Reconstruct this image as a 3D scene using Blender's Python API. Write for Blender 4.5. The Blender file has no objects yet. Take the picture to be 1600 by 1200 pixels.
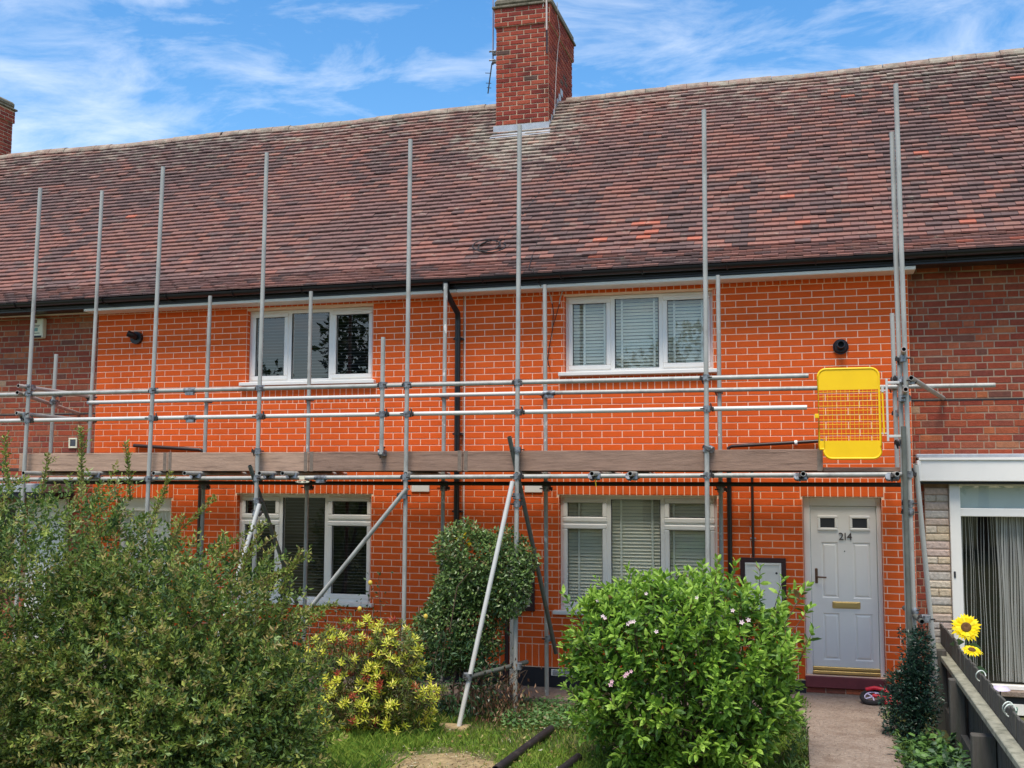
import bpy, bmesh, math, random
import numpy as np
from mathutils import Matrix, Vector

SC = bpy.context.scene
COL = SC.collection
random.seed(7)
RNG = np.random.default_rng(11)
PI = math.pi

# ------------------------------------------------------------------ camera
CAMLOC = (8.998, -12.104, 2.267)
cam_d = bpy.data.cameras.new("camera")
cam = bpy.data.objects.new("camera", cam_d)
COL.objects.link(cam)
RGT = Vector((0.96343155, 0.2679418, 0.0026162))
FWD = Vector((-0.26712492, 0.9596350, 0.0880053))
UPV = Vector((0.02106971, -0.0854860, 0.9961166))
cm = Matrix((RGT, UPV, -FWD)).transposed().to_4x4()
cm.translation = CAMLOC
cam.matrix_world = cm
cam_d.sensor_fit = 'HORIZONTAL'
cam_d.sensor_width = 36.0
cam_d.lens = 1692.5 / 1600 * 36
cam_d.clip_end = 3000
SC.camera = cam

# ------------------------------------------------------------------ sky, sun, exposure
CLOUDX, CLOUDY = 9.0, 3.0
SUN_EL, SUN_AZ = math.radians(66), math.radians(184)     # azimuth clockwise from +Y (behind the house)
world = bpy.data.worlds.new("World")
SC.world = world
world.use_nodes = True
wn, wl = world.node_tree.nodes, world.node_tree.links
wn.clear()
w_out = wn.new("ShaderNodeOutputWorld")
w_bg = wn.new("ShaderNodeBackground")
w_bg.inputs["Strength"].default_value = 0.08
sky = wn.new("ShaderNodeTexSky")
sky.sky_type = 'NISHITA'
sky.sun_disc = False
sky.sun_elevation = SUN_EL
sky.sun_rotation = SUN_AZ
sky.air_density = 1.2
sky.dust_density = 0.25
sky.ozone_density = 3.0
# wispy cirrus laid on a flat layer high overhead (direction / height), the same all round the sky
tc = wn.new("ShaderNodeTexCoord")
sep = wn.new("ShaderNodeSeparateXYZ")
wl.new(tc.outputs["Generated"], sep.inputs[0])
def wmath(op, a, b=None, clamp=False):
    n = wn.new("ShaderNodeMath"); n.operation = op; n.use_clamp = clamp
    for i, v in enumerate((a, b)):
        if v is None: continue
        if isinstance(v, (int, float)): n.inputs[i].default_value = v
        else: wl.new(v, n.inputs[i])
    return n.outputs[0]
zz = wmath('ADD', wmath('MAXIMUM', sep.outputs[2], 0.0), 0.12)
comb = wn.new("ShaderNodeCombineXYZ")
wl.new(wmath('DIVIDE', sep.outputs[0], zz), comb.inputs[0])
wl.new(wmath('DIVIDE', sep.outputs[1], zz), comb.inputs[1])
cmap = wn.new("ShaderNodeMapping")
cmap.inputs["Rotation"].default_value = (0, 0, math.radians(-28))
cmap.inputs["Scale"].default_value = (1.0, 1.45, 1)
cmap.inputs["Location"].default_value = (CLOUDX, CLOUDY, 0)
wl.new(comb.outputs[0], cmap.inputs[0])
def wnoise(scale, detail, rough, dist, src):
    n = wn.new("ShaderNodeTexNoise")
    n.inputs["Scale"].default_value = scale; n.inputs["Detail"].default_value = detail
    n.inputs["Roughness"].default_value = rough; n.inputs["Distortion"].default_value = dist
    wl.new(src, n.inputs["Vector"]); return n.outputs[0]
big = wnoise(0.55, 2, 0.5, 0.2, cmap.outputs[0])
fine = wnoise(3.4, 10, 0.63, 0.45, cmap.outputs[0])
mixn = wmath('ADD', wmath('MULTIPLY', big, 0.55), wmath('MULTIPLY', fine, 0.45))
ramp = wn.new("ShaderNodeValToRGB")
ramp.color_ramp.elements[0].position = 0.425; ramp.color_ramp.elements[0].color = (0, 0, 0, 1)
ramp.color_ramp.elements[1].position = 0.735; ramp.color_ramp.elements[1].color = (1, 1, 1, 1)
wl.new(mixn, ramp.inputs[0])
cfac = wmath('MULTIPLY', ramp.outputs[0], 0.88, True)
hsv = wn.new("ShaderNodeHueSaturation")
hsv.inputs["Saturation"].default_value = 1.30
hsv.inputs["Value"].default_value = 1.75
wl.new(sky.outputs[0], hsv.inputs["Color"])
wmix = wn.new("ShaderNodeMixRGB")
wl.new(cfac, wmix.inputs[0])
wl.new(hsv.outputs[0], wmix.inputs[1])
wmix.inputs[2].default_value = (12.5, 12.4, 12.2, 1)
wl.new(wmix.outputs[0], w_bg.inputs["Color"])
wl.new(w_bg.outputs[0], w_out.inputs[0])

sun_d = bpy.data.lights.new("sun", 'SUN')
sun_d.energy = 3.0
sun_d.angle = math.radians(26)
sun_d.color = (1.0, 0.92, 0.80)
sun = bpy.data.objects.new("sun", sun_d)
COL.objects.link(sun)
sd = Vector((math.sin(SUN_AZ) * math.cos(SUN_EL), math.cos(SUN_AZ) * math.cos(SUN_EL), math.sin(SUN_EL)))
sun.rotation_euler = sd.to_track_quat('Z', 'Y').to_euler()
sun.location = (5, -5, 14)

SC.render.engine = 'CYCLES'
SC.view_settings.view_transform = 'Standard'
SC.view_settings.look = 'None'
SC.view_settings.exposure = 0.57
SC.view_settings.gamma = 1.0
SC.view_settings.use_curve_mapping = False

# ------------------------------------------------------------------ materials
def lin(r, g, b):
    return tuple(((c / 255) / 12.92) if c <= 10 else (((c / 255) + 0.055) / 1.055) ** 2.4 for c in (r, g, b))

def mat(name, color=None, rough=0.8, metal=0.0, attr=None, noise=0.0, nscale=20.0, bump=0.0, bscale=80.0,
        spec=0.5, trans=0.0, coat=0.0, nstretch=(1, 1, 1), noise2=None, tint2=None):
    """Principled material; colour from a value or the mesh attribute attr, broken up by object-space noise."""
    m = bpy.data.materials.new(name); m.use_nodes = True
    n, l = m.node_tree.nodes, m.node_tree.links
    p = n["Principled BSDF"]
    p.inputs["Roughness"].default_value = rough
    p.inputs["Metallic"].default_value = metal
    p.inputs["Specular IOR Level"].default_value = spec
    if coat: p.inputs["Coat Weight"].default_value = coat
    if attr:
        a = n.new("ShaderNodeAttribute"); a.attribute_name = attr; src = a.outputs["Color"]
    else:
        c = n.new("ShaderNodeRGB"); c.outputs[0].default_value = (*color, 1); src = c.outputs[0]
    geo = n.new("ShaderNodeNewGeometry")
    mp = n.new("ShaderNodeMapping"); mp.inputs["Scale"].default_value = nstretch
    l.new(geo.outputs["Position"], mp.inputs[0])
    if noise:
        nt = n.new("ShaderNodeTexNoise"); nt.inputs["Scale"].default_value = nscale
        nt.inputs["Detail"].default_value = 6; nt.inputs["Roughness"].default_value = 0.65
        l.new(mp.outputs[0], nt.inputs["Vector"])
        mr = n.new("ShaderNodeMapRange")
        mr.inputs[1].default_value = 0.25; mr.inputs[2].default_value = 0.75
        mr.inputs[3].default_value = 1 - noise; mr.inputs[4].default_value = 1 + noise
        l.new(nt.outputs[0], mr.inputs[0])
        mx = n.new("ShaderNodeMixRGB"); mx.blend_type = 'MULTIPLY'; mx.inputs[0].default_value = 1
        l.new(src, mx.inputs[1]); l.new(mr.outputs[0], mx.inputs[2]); src = mx.outputs[0]
    if tint2:      # blotches of a second colour (dirt, lichen, rust)
        col2, sc2, lo, hi, amt = tint2
        nt = n.new("ShaderNodeTexNoise"); nt.inputs["Scale"].default_value = sc2
        nt.inputs["Detail"].default_value = 8; nt.inputs["Roughness"].default_value = 0.7
        l.new(mp.outputs[0], nt.inputs["Vector"])
        mr = n.new("ShaderNodeMapRange"); mr.inputs[1].default_value = lo; mr.inputs[2].default_value = hi
        mr.inputs[3].default_value = 0; mr.inputs[4].default_value = amt
        l.new(nt.outputs[0], mr.inputs[0])
        mx = n.new("ShaderNodeMixRGB"); l.new(mr.outputs[0], mx.inputs[0])
        l.new(src, mx.inputs[1]); mx.inputs[2].default_value = (*col2, 1); src = mx.outputs[0]
    l.new(src, p.inputs["Base Color"])
    if bump:
        nb = n.new("ShaderNodeTexNoise"); nb.inputs["Scale"].default_value = bscale; nb.inputs["Detail"].default_value = 5
        l.new(mp.outputs[0], nb.inputs["Vector"])
        bp = n.new("ShaderNodeBump"); bp.inputs["Strength"].default_value = bump; bp.inputs["Distance"].default_value = 0.01
        l.new(nb.outputs[0], bp.inputs["Height"]); l.new(bp.outputs[0], p.inputs["Normal"])
    if trans:      # leaves let light through
        tr = n.new("ShaderNodeBsdfTranslucent"); l.new(src, tr.inputs[0])
        ms = n.new("ShaderNodeMixShader"); ms.inputs[0].default_value = trans
        l.new(p.outputs[0], ms.inputs[1]); l.new(tr.outputs[0], ms.inputs[2])
        l.new(ms.outputs[0], n["Material Output"].inputs[0])
    return m

def lichen(m):
    """pale lichen creeping over the tiles, thickest along the ridge and round the foot of the chimney"""
    n, l = m.node_tree.nodes, m.node_tree.links
    p = n["Principled BSDF"]; src = p.inputs["Base Color"].links[0].from_socket
    geo = n.new("ShaderNodeNewGeometry"); sx = n.new("ShaderNodeSeparateXYZ"); l.new(geo.outputs["Position"], sx.inputs[0])
    def mr(v, a, b, c, d):
        k = n.new("ShaderNodeMapRange"); l.new(v, k.inputs[0])
        for q, x in enumerate((a, b, c, d)): k.inputs[q + 1].default_value = x
        return k.outputs[0]
    vd = n.new("ShaderNodeVectorMath"); vd.operation = 'DISTANCE'; l.new(geo.outputs["Position"], vd.inputs[0]); vd.inputs[1].default_value = (5.1, 2.15, 6.95)
    add = n.new("ShaderNodeMath"); add.operation = 'ADD'; l.new(mr(sx.outputs[2], 6.7, 7.85, 0, .15), add.inputs[0]); l.new(mr(vd.outputs["Value"], .35, 1.25, .16, 0), add.inputs[1])
    nt = n.new("ShaderNodeTexNoise"); nt.inputs["Scale"].default_value = 7; nt.inputs["Detail"].default_value = 9; nt.inputs["Roughness"].default_value = .75
    mp = n.new("ShaderNodeMapping"); mp.inputs["Scale"].default_value = (.7, 1, 1); l.new(geo.outputs["Position"], mp.inputs[0]); l.new(mp.outputs[0], nt.inputs["Vector"])
    ad2 = n.new("ShaderNodeMath"); ad2.operation = 'ADD'; l.new(nt.outputs[0], ad2.inputs[0]); l.new(add.outputs[0], ad2.inputs[1])
    mx = n.new("ShaderNodeMixRGB"); l.new(mr(ad2.outputs[0], .585, .76, 0, .7), mx.inputs[0]); l.new(src, mx.inputs[1]); mx.inputs[2].default_value = (*lin(178, 170, 152), 1)
    l.new(mx.outputs[0], p.inputs["Base Color"])
    return m

def glass_mat():
    m = bpy.data.materials.new("window_glass"); m.use_nodes = True
    n, l = m.node_tree.nodes, m.node_tree.links
    n.remove(n["Principled BSDF"])
    g = n.new("ShaderNodeBsdfGlossy"); g.inputs["Roughness"].default_value = 0.01
    t = n.new("ShaderNodeBsdfTransparent"); t.inputs[0].default_value = (0.95, 0.95, 0.94, 1)
    geo = n.new("ShaderNodeNewGeometry")
    dp = n.new("ShaderNodeVectorMath"); dp.operation = 'DOT_PRODUCT'
    l.new(geo.outputs["Normal"], dp.inputs[0]); l.new(geo.outputs["Incoming"], dp.inputs[1])
    def mt(op, a, b=None):
        k = n.new("ShaderNodeMath"); k.operation = op
        for q, v in enumerate((a, b)):
            if v is None: continue
            if isinstance(v, (int, float)): k.inputs[q].default_value = v
            else: l.new(v, k.inputs[q])
        return k.outputs[0]
    fr = mt('ADD', mt('MULTIPLY', mt('POWER', mt('SUBTRACT', 1.0, mt('ABSOLUTE', dp.outputs["Value"])), 5.0), 0.9), 0.1)
    ms = n.new("ShaderNodeMixShader")
    l.new(fr, ms.inputs[0]); l.new(t.outputs[0], ms.inputs[1]); l.new(g.outputs[0], ms.inputs[2])
    l.new(ms.outputs[0], n["Material Output"].inputs[0])
    return m

M = dict(
    render=mat("orange_render", attr="col", rough=0.85, noise=0.08, nscale=5, bump=0.3, bscale=160, spec=0.25, tint2=(lin(206, 80, 30), 1.1, 0.56, 0.85, 0.3)),
    render_joint=mat("cream_render_joint", lin(252, 211, 180), 0.9, noise=0.04, nscale=8, spec=0.2),
    oldbrick=mat("weathered_brick", attr="col", rough=0.92, noise=0.22, nscale=26, bump=0.6, bscale=90, spec=0.2,
                 tint2=(lin(84, 62, 60), 3.2, 0.58, 0.76, 0.4)),
    mortar=mat("old_mortar", lin(172, 144, 122), 0.95, noise=0.2, nscale=14, bump=0.5, spec=0.15,
               tint2=(lin(120, 90, 78), 2.2, 0.46, 0.66, 0.75)),
    stack=mat("chimney_brick", attr="col", rough=0.92, noise=0.25, nscale=24, bump=0.7, bscale=90, spec=0.2,
              tint2=(lin(48, 38, 36), 3.0, 0.52, 0.72, 0.7)),
    stackmortar=mat('sooty_mortar', lin(196, 168, 142), 0.95, noise=0.2, nscale=14, bump=0.5, tint2=(lin(96, 78, 68), 2.6, 0.52, 0.7, 0.7)),
    tile=mat("clay_roof_tile", attr="col", rough=0.9, noise=0.16, nscale=30, bump=0.4, bscale=120, spec=0.25,
             tint2=(lin(166, 160, 142), 5.5, 0.60, 0.76, 0.55)),
    tile_bed=mat("dark_roof_felt", lin(34, 24, 24), 0.95),
    ridge=mat("ridge_tile", lin(150, 122, 108), 0.95, noise=0.35, nscale=18, bump=0.6, tint2=(lin(118, 112, 98), 6, 0.42, 0.62, 0.85)),
    lead=mat("lead_flashing", lin(168, 172, 178), 0.55, 0.3, noise=0.2, nscale=14),
    cement=mat("cement_cap", lin(120, 112, 96), 0.95, noise=0.3, nscale=14, bump=0.6, tint2=(lin(60, 60, 44), 8, 0.5, 0.65, 0.7)),
    pvc=mat("white_pvc", lin(238, 233, 224), 0.35, noise=0.02, nscale=6),
    pvc_door=mat("white_door", lin(238, 231, 221), 0.4, noise=0.02, nscale=5),
    seal=mat("dark_gasket", lin(40, 42, 46), 0.7),
    glass=glass_mat(),
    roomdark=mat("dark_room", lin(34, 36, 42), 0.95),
    slat_w=mat("cream_blind_slat", lin(246, 244, 222), 0.6),
    slat_d=mat("grey_blind_slat", lin(92, 98, 106), 0.55),
    tape=mat("blind_tape", lin(232, 236, 222), 0.8),
    net=mat("net_curtain", lin(236, 236, 232), 0.9),
    black=mat("black_plastic", lin(22, 22, 26), 0.35),
    plinth=mat("black_plinth_paint", lin(26, 28, 36), 0.6, noise=0.2, nscale=6, tint2=(lin(70, 66, 62), 6, 0.58, 0.75, 0.5)),
    brownpipe=mat("brown_pipe", lin(52, 34, 30), 0.4),
    galv=mat("galvanised_tube", lin(172, 170, 162), 0.5, 0.12, noise=0.17, nscale=11, nstretch=(1, 1, 0.35), bump=0.08,
             tint2=(lin(112, 104, 96), 6.0, 0.52, 0.7, 0.6)),
    galv_dark=mat("weathered_tube", lin(104, 106, 98), 0.55, 0.3, noise=0.25, nscale=12, tint2=(lin(92, 76, 62), 8, 0.55, 0.7, 0.6)),
    galv_bright=mat("bright_tube", lin(208, 204, 196), 0.45, 0.1, noise=0.1, nscale=9),
    galv_rust=mat("rusty_pink_tube", lin(176, 162, 154), 0.6, 0.2, noise=0.18, nscale=12),
    galv_splash=mat('splashed_tube', lin(164, 162, 154), 0.55, 0.1, noise=0.2, nscale=11, nstretch=(1, 1, .6), tint2=(lin(232, 228, 218), 9.0, 0.60, 0.64, 0.85)),
    galv_shaded=mat('deck_shaded_tube', lin(52, 50, 48), 0.6, 0.1, noise=0.25, nscale=11),  # inner ledgers: shade below the deck darkened into the tube colour
    hoop=mat('rusted_board_hoop', lin(132, 116, 102), 0.7, 0.3, noise=0.3, nscale=25),
    frost=mat('frosted_film', lin(196, 208, 200), 0.6, noise=0.05, nscale=4),
    clamp=mat("steel_coupler", lin(150, 154, 158), 0.5, 0.5, noise=0.4, nscale=30, tint2=(lin(56, 48, 44), 14, 0.45, 0.6, 0.8)),
    boltm=mat("dark_bolt", lin(60, 56, 54), 0.6, 0.4),
    tubein=mat("tube_inside", lin(24, 24, 24), 0.95),
    board=mat("scaffold_board", lin(176, 144, 122), 0.9, noise=0.3, nscale=9, nstretch=(0.5, 3, 6), bump=0.4, bscale=40,
              tint2=(lin(84, 62, 50), 3.4, 0.55, 0.70, 0.75)),
    board2=mat("brown_scaffold_board", lin(150, 120, 102), 0.9, noise=0.3, nscale=9, nstretch=(0.5, 3, 6), bump=0.4, bscale=40,
               tint2=(lin(74, 54, 44), 3.4, 0.55, 0.70, 0.75)),
    deck=mat("deck_board", lin(72, 56, 48), 0.95, noise=0.3, nscale=12),
    yellow=mat("yellow_powder_coat", lin(255, 204, 0), 0.45, noise=0.05, nscale=7, tint2=(lin(190, 150, 20), 6, 0.62, 0.8, 0.4)),
    brass=mat("brass", lin(205, 178, 116), 0.35, 0.7),
    bronze=mat("bronze_handle", lin(110, 84, 66), 0.4, 0.6),
    digit=mat("dark_door_number", lin(70, 56, 52), 0.5),
    maroon=mat("maroon_step_paint", lin(112, 48, 52), 0.65, noise=0.18, nscale=12, tint2=(lin(150, 120, 112), 16, 0.62, 0.72, 0.6)),
    meter=mat("meter_box_white", lin(240, 234, 222), 0.5, noise=0.04, nscale=7),
    meterold=mat("meter_box_old", lin(222, 210, 190), 0.6, noise=0.12, nscale=9, tint2=(lin(150, 132, 110), 5, 0.5, 0.75, 0.5)),
    meterfr=mat("meter_box_frame", lin(60, 34, 32), 0.6),
    cream=mat("cream_plastic", lin(232, 224, 196), 0.5, noise=0.03),
    teal=mat("faded_green_print", lin(120, 160, 150), 0.6),
    stone=mat("stone_cladding", attr="col", rough=0.95, noise=0.3, nscale=30, bump=1.0, bscale=30, spec=0.2),
    concrete=mat("concrete_path", lin(146, 130, 116), 0.95, noise=0.38, nscale=30, bump=0.9, bscale=60,
                 tint2=(lin(112, 92, 78), 4.5, 0.45, 0.66, 0.7)),
    soil=mat("garden_soil", lin(96, 88, 52), 0.98, noise=0.35, nscale=9, bump=1.0, bscale=30, tint2=(lin(66, 84, 34), 2.2, 0.42, 0.6, 0.8)),
    mulch=mat("dry_mulch", lin(164, 142, 102), 0.98, noise=0.5, nscale=34, bump=1.0, bscale=60, tint2=(lin(104, 86, 58), 6, 0.45, 0.65, 0.8)),
    grass=mat("grass_blade", attr="col", rough=0.7, trans=0.3, spec=0.25),
    leaf=mat("leaf", attr="col", rough=0.5, trans=0.28, spec=0.4),
    leaf_gloss=mat("glossy_leaf", attr="col", rough=0.36, trans=0.2, spec=0.5),
    petal=mat("petal", attr="col", rough=0.7, trans=0.25, spec=0.2),
    wood=mat("bark", lin(96, 76, 60), 0.95, noise=0.3, nscale=40, bump=0.5),
    fence=mat("dark_fence_wood", lin(84, 80, 74), 0.95, noise=0.25, nscale=12, nstretch=(3, 3, 0.4), bump=0.4, bscale=40,
              tint2=(lin(70, 84, 66), 4, 0.5, 0.7, 0.5)),
    fence_lt=mat("grey_fence_rail", lin(150, 148, 130), 0.95, noise=0.3, nscale=14, bump=0.4, tint2=(lin(90, 92, 76), 9, 0.48, 0.66, 0.7)),
    red=mat("red_plastic", lin(206, 34, 52), 0.35),
    rubber=mat("tyre_rubber", lin(38, 36, 38), 0.85, noise=0.15),
    pot=mat("green_pot", lin(110, 138, 122), 0.7, noise=0.15, nscale=10),
    twine=mat("white_twine", lin(214, 220, 208), 0.8),
    strands=mat('grey_curtain_strands', lin(168, 166, 160), 0.9, noise=0.3, nscale=5, nstretch=(6, 6, .3)),
    lavender=mat("lavender_lamp", lin(210, 200, 226), 0.3),
    cable=mat("black_cable", lin(28, 26, 28), 0.6),
    cable_lt=mat("pale_cable", lin(196, 184, 176), 0.7),
    alu=mat("aerial_aluminium", lin(150, 150, 168), 0.4, 0.6),
    blackpipe=mat("black_ribbed_pipe", lin(44, 40, 42), 0.5, noise=0.15, nscale=10, tint2=(lin(96, 88, 84), 7, 0.55, 0.75, 0.5)),
    sunc=mat("sunflower_centre", lin(110, 76, 40), 0.95, noise=0.4, nscale=80, bump=1, bscale=200),
    asphalt=mat("asphalt", lin(70, 70, 72), 0.95, noise=0.2, nscale=14),
)

lichen(M["tile"]); lichen(M["ridge"])
# ------------------------------------------------------------------ object helpers
def wloc(o):
    v = Vector((0, 0, 0))
    while o is not None:
        v += o.location; o = o.parent
    return v

def tag(o, label=None, cat=None, group=None, kind=None):
    if label: o["label"] = label
    if cat: o["category"] = cat
    if group: o["group"] = group
    if kind: o["kind"] = kind
    return o

def empty(name, loc, label, cat, group=None):
    o = bpy.data.objects.new(name, None); COL.objects.link(o)
    o.location = loc; o.empty_display_size = 0.2
    return tag(o, label, cat, group)

class MB:
    """collects polygons in world space and links them as one mesh object"""
    def __init__(s): s.v = []; s.f = []; s.m = []; s.c = []; s.smooth = []
    def poly(s, pts, m=0, c=None, sm=False):
        i = len(s.v); s.v.extend([tuple(p) for p in pts]); s.f.append(tuple(range(i, i + len(pts)))); s.m.append(m); s.c.append(c); s.smooth.append(sm)
    def box(s, x0, x1, y0, y1, z0, z1, m=0, c=None, bev=0.0):
        if bev > 0:
            bm = bmesh.new()
            bmesh.ops.create_cube(bm, size=1, matrix=Matrix.Translation(((x0+x1)/2, (y0+y1)/2, (z0+z1)/2)) @ Matrix.Diagonal((x1-x0, y1-y0, z1-z0, 1)))
            bmesh.ops.bevel(bm, geom=bm.edges[:], offset=bev, segments=1, affect='EDGES')
            s.frombm(bm, m, c); bm.free(); return s
        i = len(s.v)
        s.v += [(x0,y0,z0),(x1,y0,z0),(x1,y1,z0),(x0,y1,z0),(x0,y0,z1),(x1,y0,z1),(x1,y1,z1),(x0,y1,z1)]
        for q in ((0,3,2,1),(4,5,6,7),(0,1,5,4),(1,2,6,5),(2,3,7,6),(3,0,4,7)):
            s.f.append(tuple(i + k for k in q)); s.m.append(m); s.c.append(c); s.smooth.append(False)
        return s
    def frombm(s, bm, m=0, c=None, sm=False):
        i = len(s.v); bm.verts.index_update()
        s.v += [tuple(v.co) for v in bm.verts]
        for f in bm.faces:
            s.f.append(tuple(i + v.index for v in f.verts)); s.m.append(m); s.c.append(c); s.smooth.append(sm)
    def tube(s, path, r, n=10, m=0, c=None, hollow=False, cap=True, mi=1, r1=None):
        """tube along a list of points; hollow gives open ends with a dark bore"""
        P = [Vector(p) for p in path]; rings = []
        k = len(P)
        d0 = (P[1] - P[0]).normalized()
        ref = Vector((0, 0, 1)) if abs(d0.z) < 0.9 else Vector((1, 0, 0))
        for j in range(k):
            d = (P[min(j + 1, k - 1)] - P[max(j - 1, 0)]).normalized()
            a = d.cross(ref).normalized(); b = d.cross(a).normalized()
            rr = r if r1 is None else r + (r1 - r) * j / (k - 1)
            i = len(s.v); rings.append((i, d))
            for q in range(n):
                t = 2 * PI * q / n
                s.v.append(tuple(P[j] + (a * math.cos(t) + b * math.sin(t)) * rr))
        for j in range(k - 1):
            A, B = rings[j][0], rings[j + 1][0]
            for q in range(n):
                q2 = (q + 1) % n
                s.f.append((A + q, A + q2, B + q2, B + q)); s.m.append(m); s.c.append(c); s.smooth.append(True)
        for e, (i, d) in ((0, rings[0]), (1, rings[-1])):
            if hollow:
                sgn = 1 if e == 0 else -1
                pc = P[0] if e == 0 else P[-1]
                k0 = len(s.v); s.v.extend([s.v[i + q] for q in range(n)])
                i = k0; j0 = len(s.v)
                for q in range(n): s.v.append(tuple(pc + (Vector(s.v[i + q]) - pc) * 0.80))
                j1 = len(s.v)
                for q in range(n): s.v.append(tuple(Vector(s.v[j0 + q]) + d * sgn * 0.035))
                for q in range(n):
                    q2 = (q + 1) % n
                    s.f.append((i + q, i + q2, j0 + q2, j0 + q)); s.m.append(m); s.c.append(c); s.smooth.append(False)
                    s.f.append((j0 + q, j0 + q2, j1 + q2, j1 + q)); s.m.append(mi); s.c.append(c); s.smooth.append(False)
                s.f.append(tuple(j1 + q for q in range(n))); s.m.append(mi); s.c.append(c); s.smooth.append(False)
            elif cap:
                j0 = len(s.v); s.v.extend([s.v[i + q] for q in range(n)])
                s.f.append(tuple(j0 + q for q in range(n))); s.m.append(m); s.c.append(c); s.smooth.append(False)
        return s
    def warp(s, fn): s.v = [fn(*p) for p in s.v]; return s
    def build(s, name, mats, parent=None):
        me = bpy.data.meshes.new(name)
        off = wloc(parent) if parent else Vector((0, 0, 0))
        me.from_pydata([(x - off.x, y - off.y, z - off.z) for x, y, z in s.v], [], s.f)
        for m in (mats if isinstance(mats, (list, tuple)) else [mats]): me.materials.append(m)
        me.polygons.foreach_set("material_index", s.m)
        me.polygons.foreach_set("use_smooth", s.smooth)
        if any(c is not None for c in s.c):
            a = me.attributes.new("col", 'FLOAT_COLOR', 'FACE')
            a.data.foreach_set("color", np.array([(*(c or (0.5, 0.5, 0.5)), 1) for c in s.c], np.float32).ravel())
        me.update()
        o = bpy.data.objects.new(name, me); COL.objects.link(o)
        if parent: o.parent = parent
        return o

def quad(x0, x1, y, z0, z1):
    m = MB(); m.poly([(x0, y, z0), (x1, y, z0), (x1, y, z1), (x0, y, z1)]); return m

def boxpart(name, m, parent, *b, bev=0.0, label=None):
    o = MB().box(*b, bev=bev).build(name, m, parent)
    if label: o["label"] = label
    return o

def mesh_np(name, verts, faces, cols, material, parent=None, smooth=False):
    """big mesh from arrays: verts (N,3) world, faces (F,k), cols (F,3)"""
    off = np.array(wloc(parent)) if parent else np.zeros(3)
    me = bpy.data.meshes.new(name)
    V = (np.asarray(verts) - off).astype(np.float32); F = np.asarray(faces, np.int32)
    k = F.shape[1]
    me.vertices.add(len(V)); me.vertices.foreach_set("co", V.ravel())
    me.loops.add(F.size); me.loops.foreach_set("vertex_index", F.ravel())
    me.polygons.add(len(F)); me.polygons.foreach_set("loop_start", np.arange(0, F.size, k, dtype=np.int32))
    me.polygons.foreach_set("loop_total", np.full(len(F), k, np.int32))
    me.polygons.foreach_set("use_smooth", np.full(len(F), bool(smooth)))
    a = me.attributes.new("col", 'FLOAT_COLOR', 'FACE')
    a.data.foreach_set("color", np.hstack([np.asarray(cols, np.float32), np.ones((len(F), 1), np.float32)]).ravel())
    me.materials.append(material); me.update(calc_edges=True)
    o = bpy.data.objects.new(name, me); COL.objects.link(o)
    if parent: o.parent = parent
    return o

CAMV = np.array(CAMLOC)
def pieces(name, parent, proto, mats4, cols, material, limit=300, stuffname=None, prio=None):
    """alike pieces: the ones that show largest are objects sharing meshes (one mesh per colour), the rest one stuff mesh.
    proto = (verts, quads); mats4 = (N,4,4) world; cols = (N,) index into palette list of colours"""
    pv, pf = np.asarray(proto[0], float), np.asarray(proto[1], int)
    mats4 = np.asarray(mats4); idx, pal = cols
    idx = np.asarray(idx)
    d = np.linalg.norm(mats4[:, :3, 3] - CAMV, axis=1) if prio is None else np.asarray(prio)
    order = np.argsort(d)
    ind, rest = order[:limit], order[limit:]
    off = wloc(parent)
    cache = {}
    for i in ind:
        k = int(idx[i])
        if k not in cache:
            me = bpy.data.meshes.new(name)
            me.from_pydata([tuple(v) for v in pv], [], [tuple(f) for f in pf])
            a = me.attributes.new("col", 'FLOAT_COLOR', 'FACE')
            a.data.foreach_set("color", np.tile(np.array([*pal[k], 1], np.float32), len(pf)))
            me.materials.append(material); cache[k] = me
        o = bpy.data.objects.new(name, cache[k]); COL.objects.link(o)
        o.parent = parent
        mm = mats4[i].copy(); mm[:3, 3] -= np.array(off)
        o.matrix_basis = Matrix(mm.tolist())
    if len(rest):
        A = mats4[rest]
        V = np.einsum('nij,vj->nvi', A[:, :3, :3], pv) + A[:, None, :3, 3]
        nV = len(pv)
        F = (pf[None] + (np.arange(len(rest)) * nV)[:, None, None]).reshape(-1, pf.shape[1])
        C = np.repeat(np.asarray(pal)[idx[rest]], len(pf), axis=0)
        o = mesh_np(stuffname or name, V.reshape(-1, 3), F, C, material, parent)
        o["kind"] = "stuff"

def smooth_noise(seed, n=64):
    g = np.random.default_rng(seed).random((n, n))
    def f(x, y):
        xi, yi = math.floor(x), math.floor(y); fx, fy = x - xi, y - yi
        fx, fy = fx * fx * (3 - 2 * fx), fy * fy * (3 - 2 * fy)
        a, b = g[xi % n, yi % n], g[(xi + 1) % n, yi % n]
        c, d = g[xi % n, (yi + 1) % n], g[(xi + 1) % n, (yi + 1) % n]
        return (a * (1 - fx) + b * fx) * (1 - fy) + (c * (1 - fx) + d * fx) * fy
    return f
N1, N2, N3, N4 = (smooth_noise(s) for s in (1, 2, 3, 4))

def S4(x, y, z, sx, sy, sz):
    m = np.eye(4); m[0, 0], m[1, 1], m[2, 2] = sx, sy, sz; m[:3, 3] = x, y, z; return m

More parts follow.
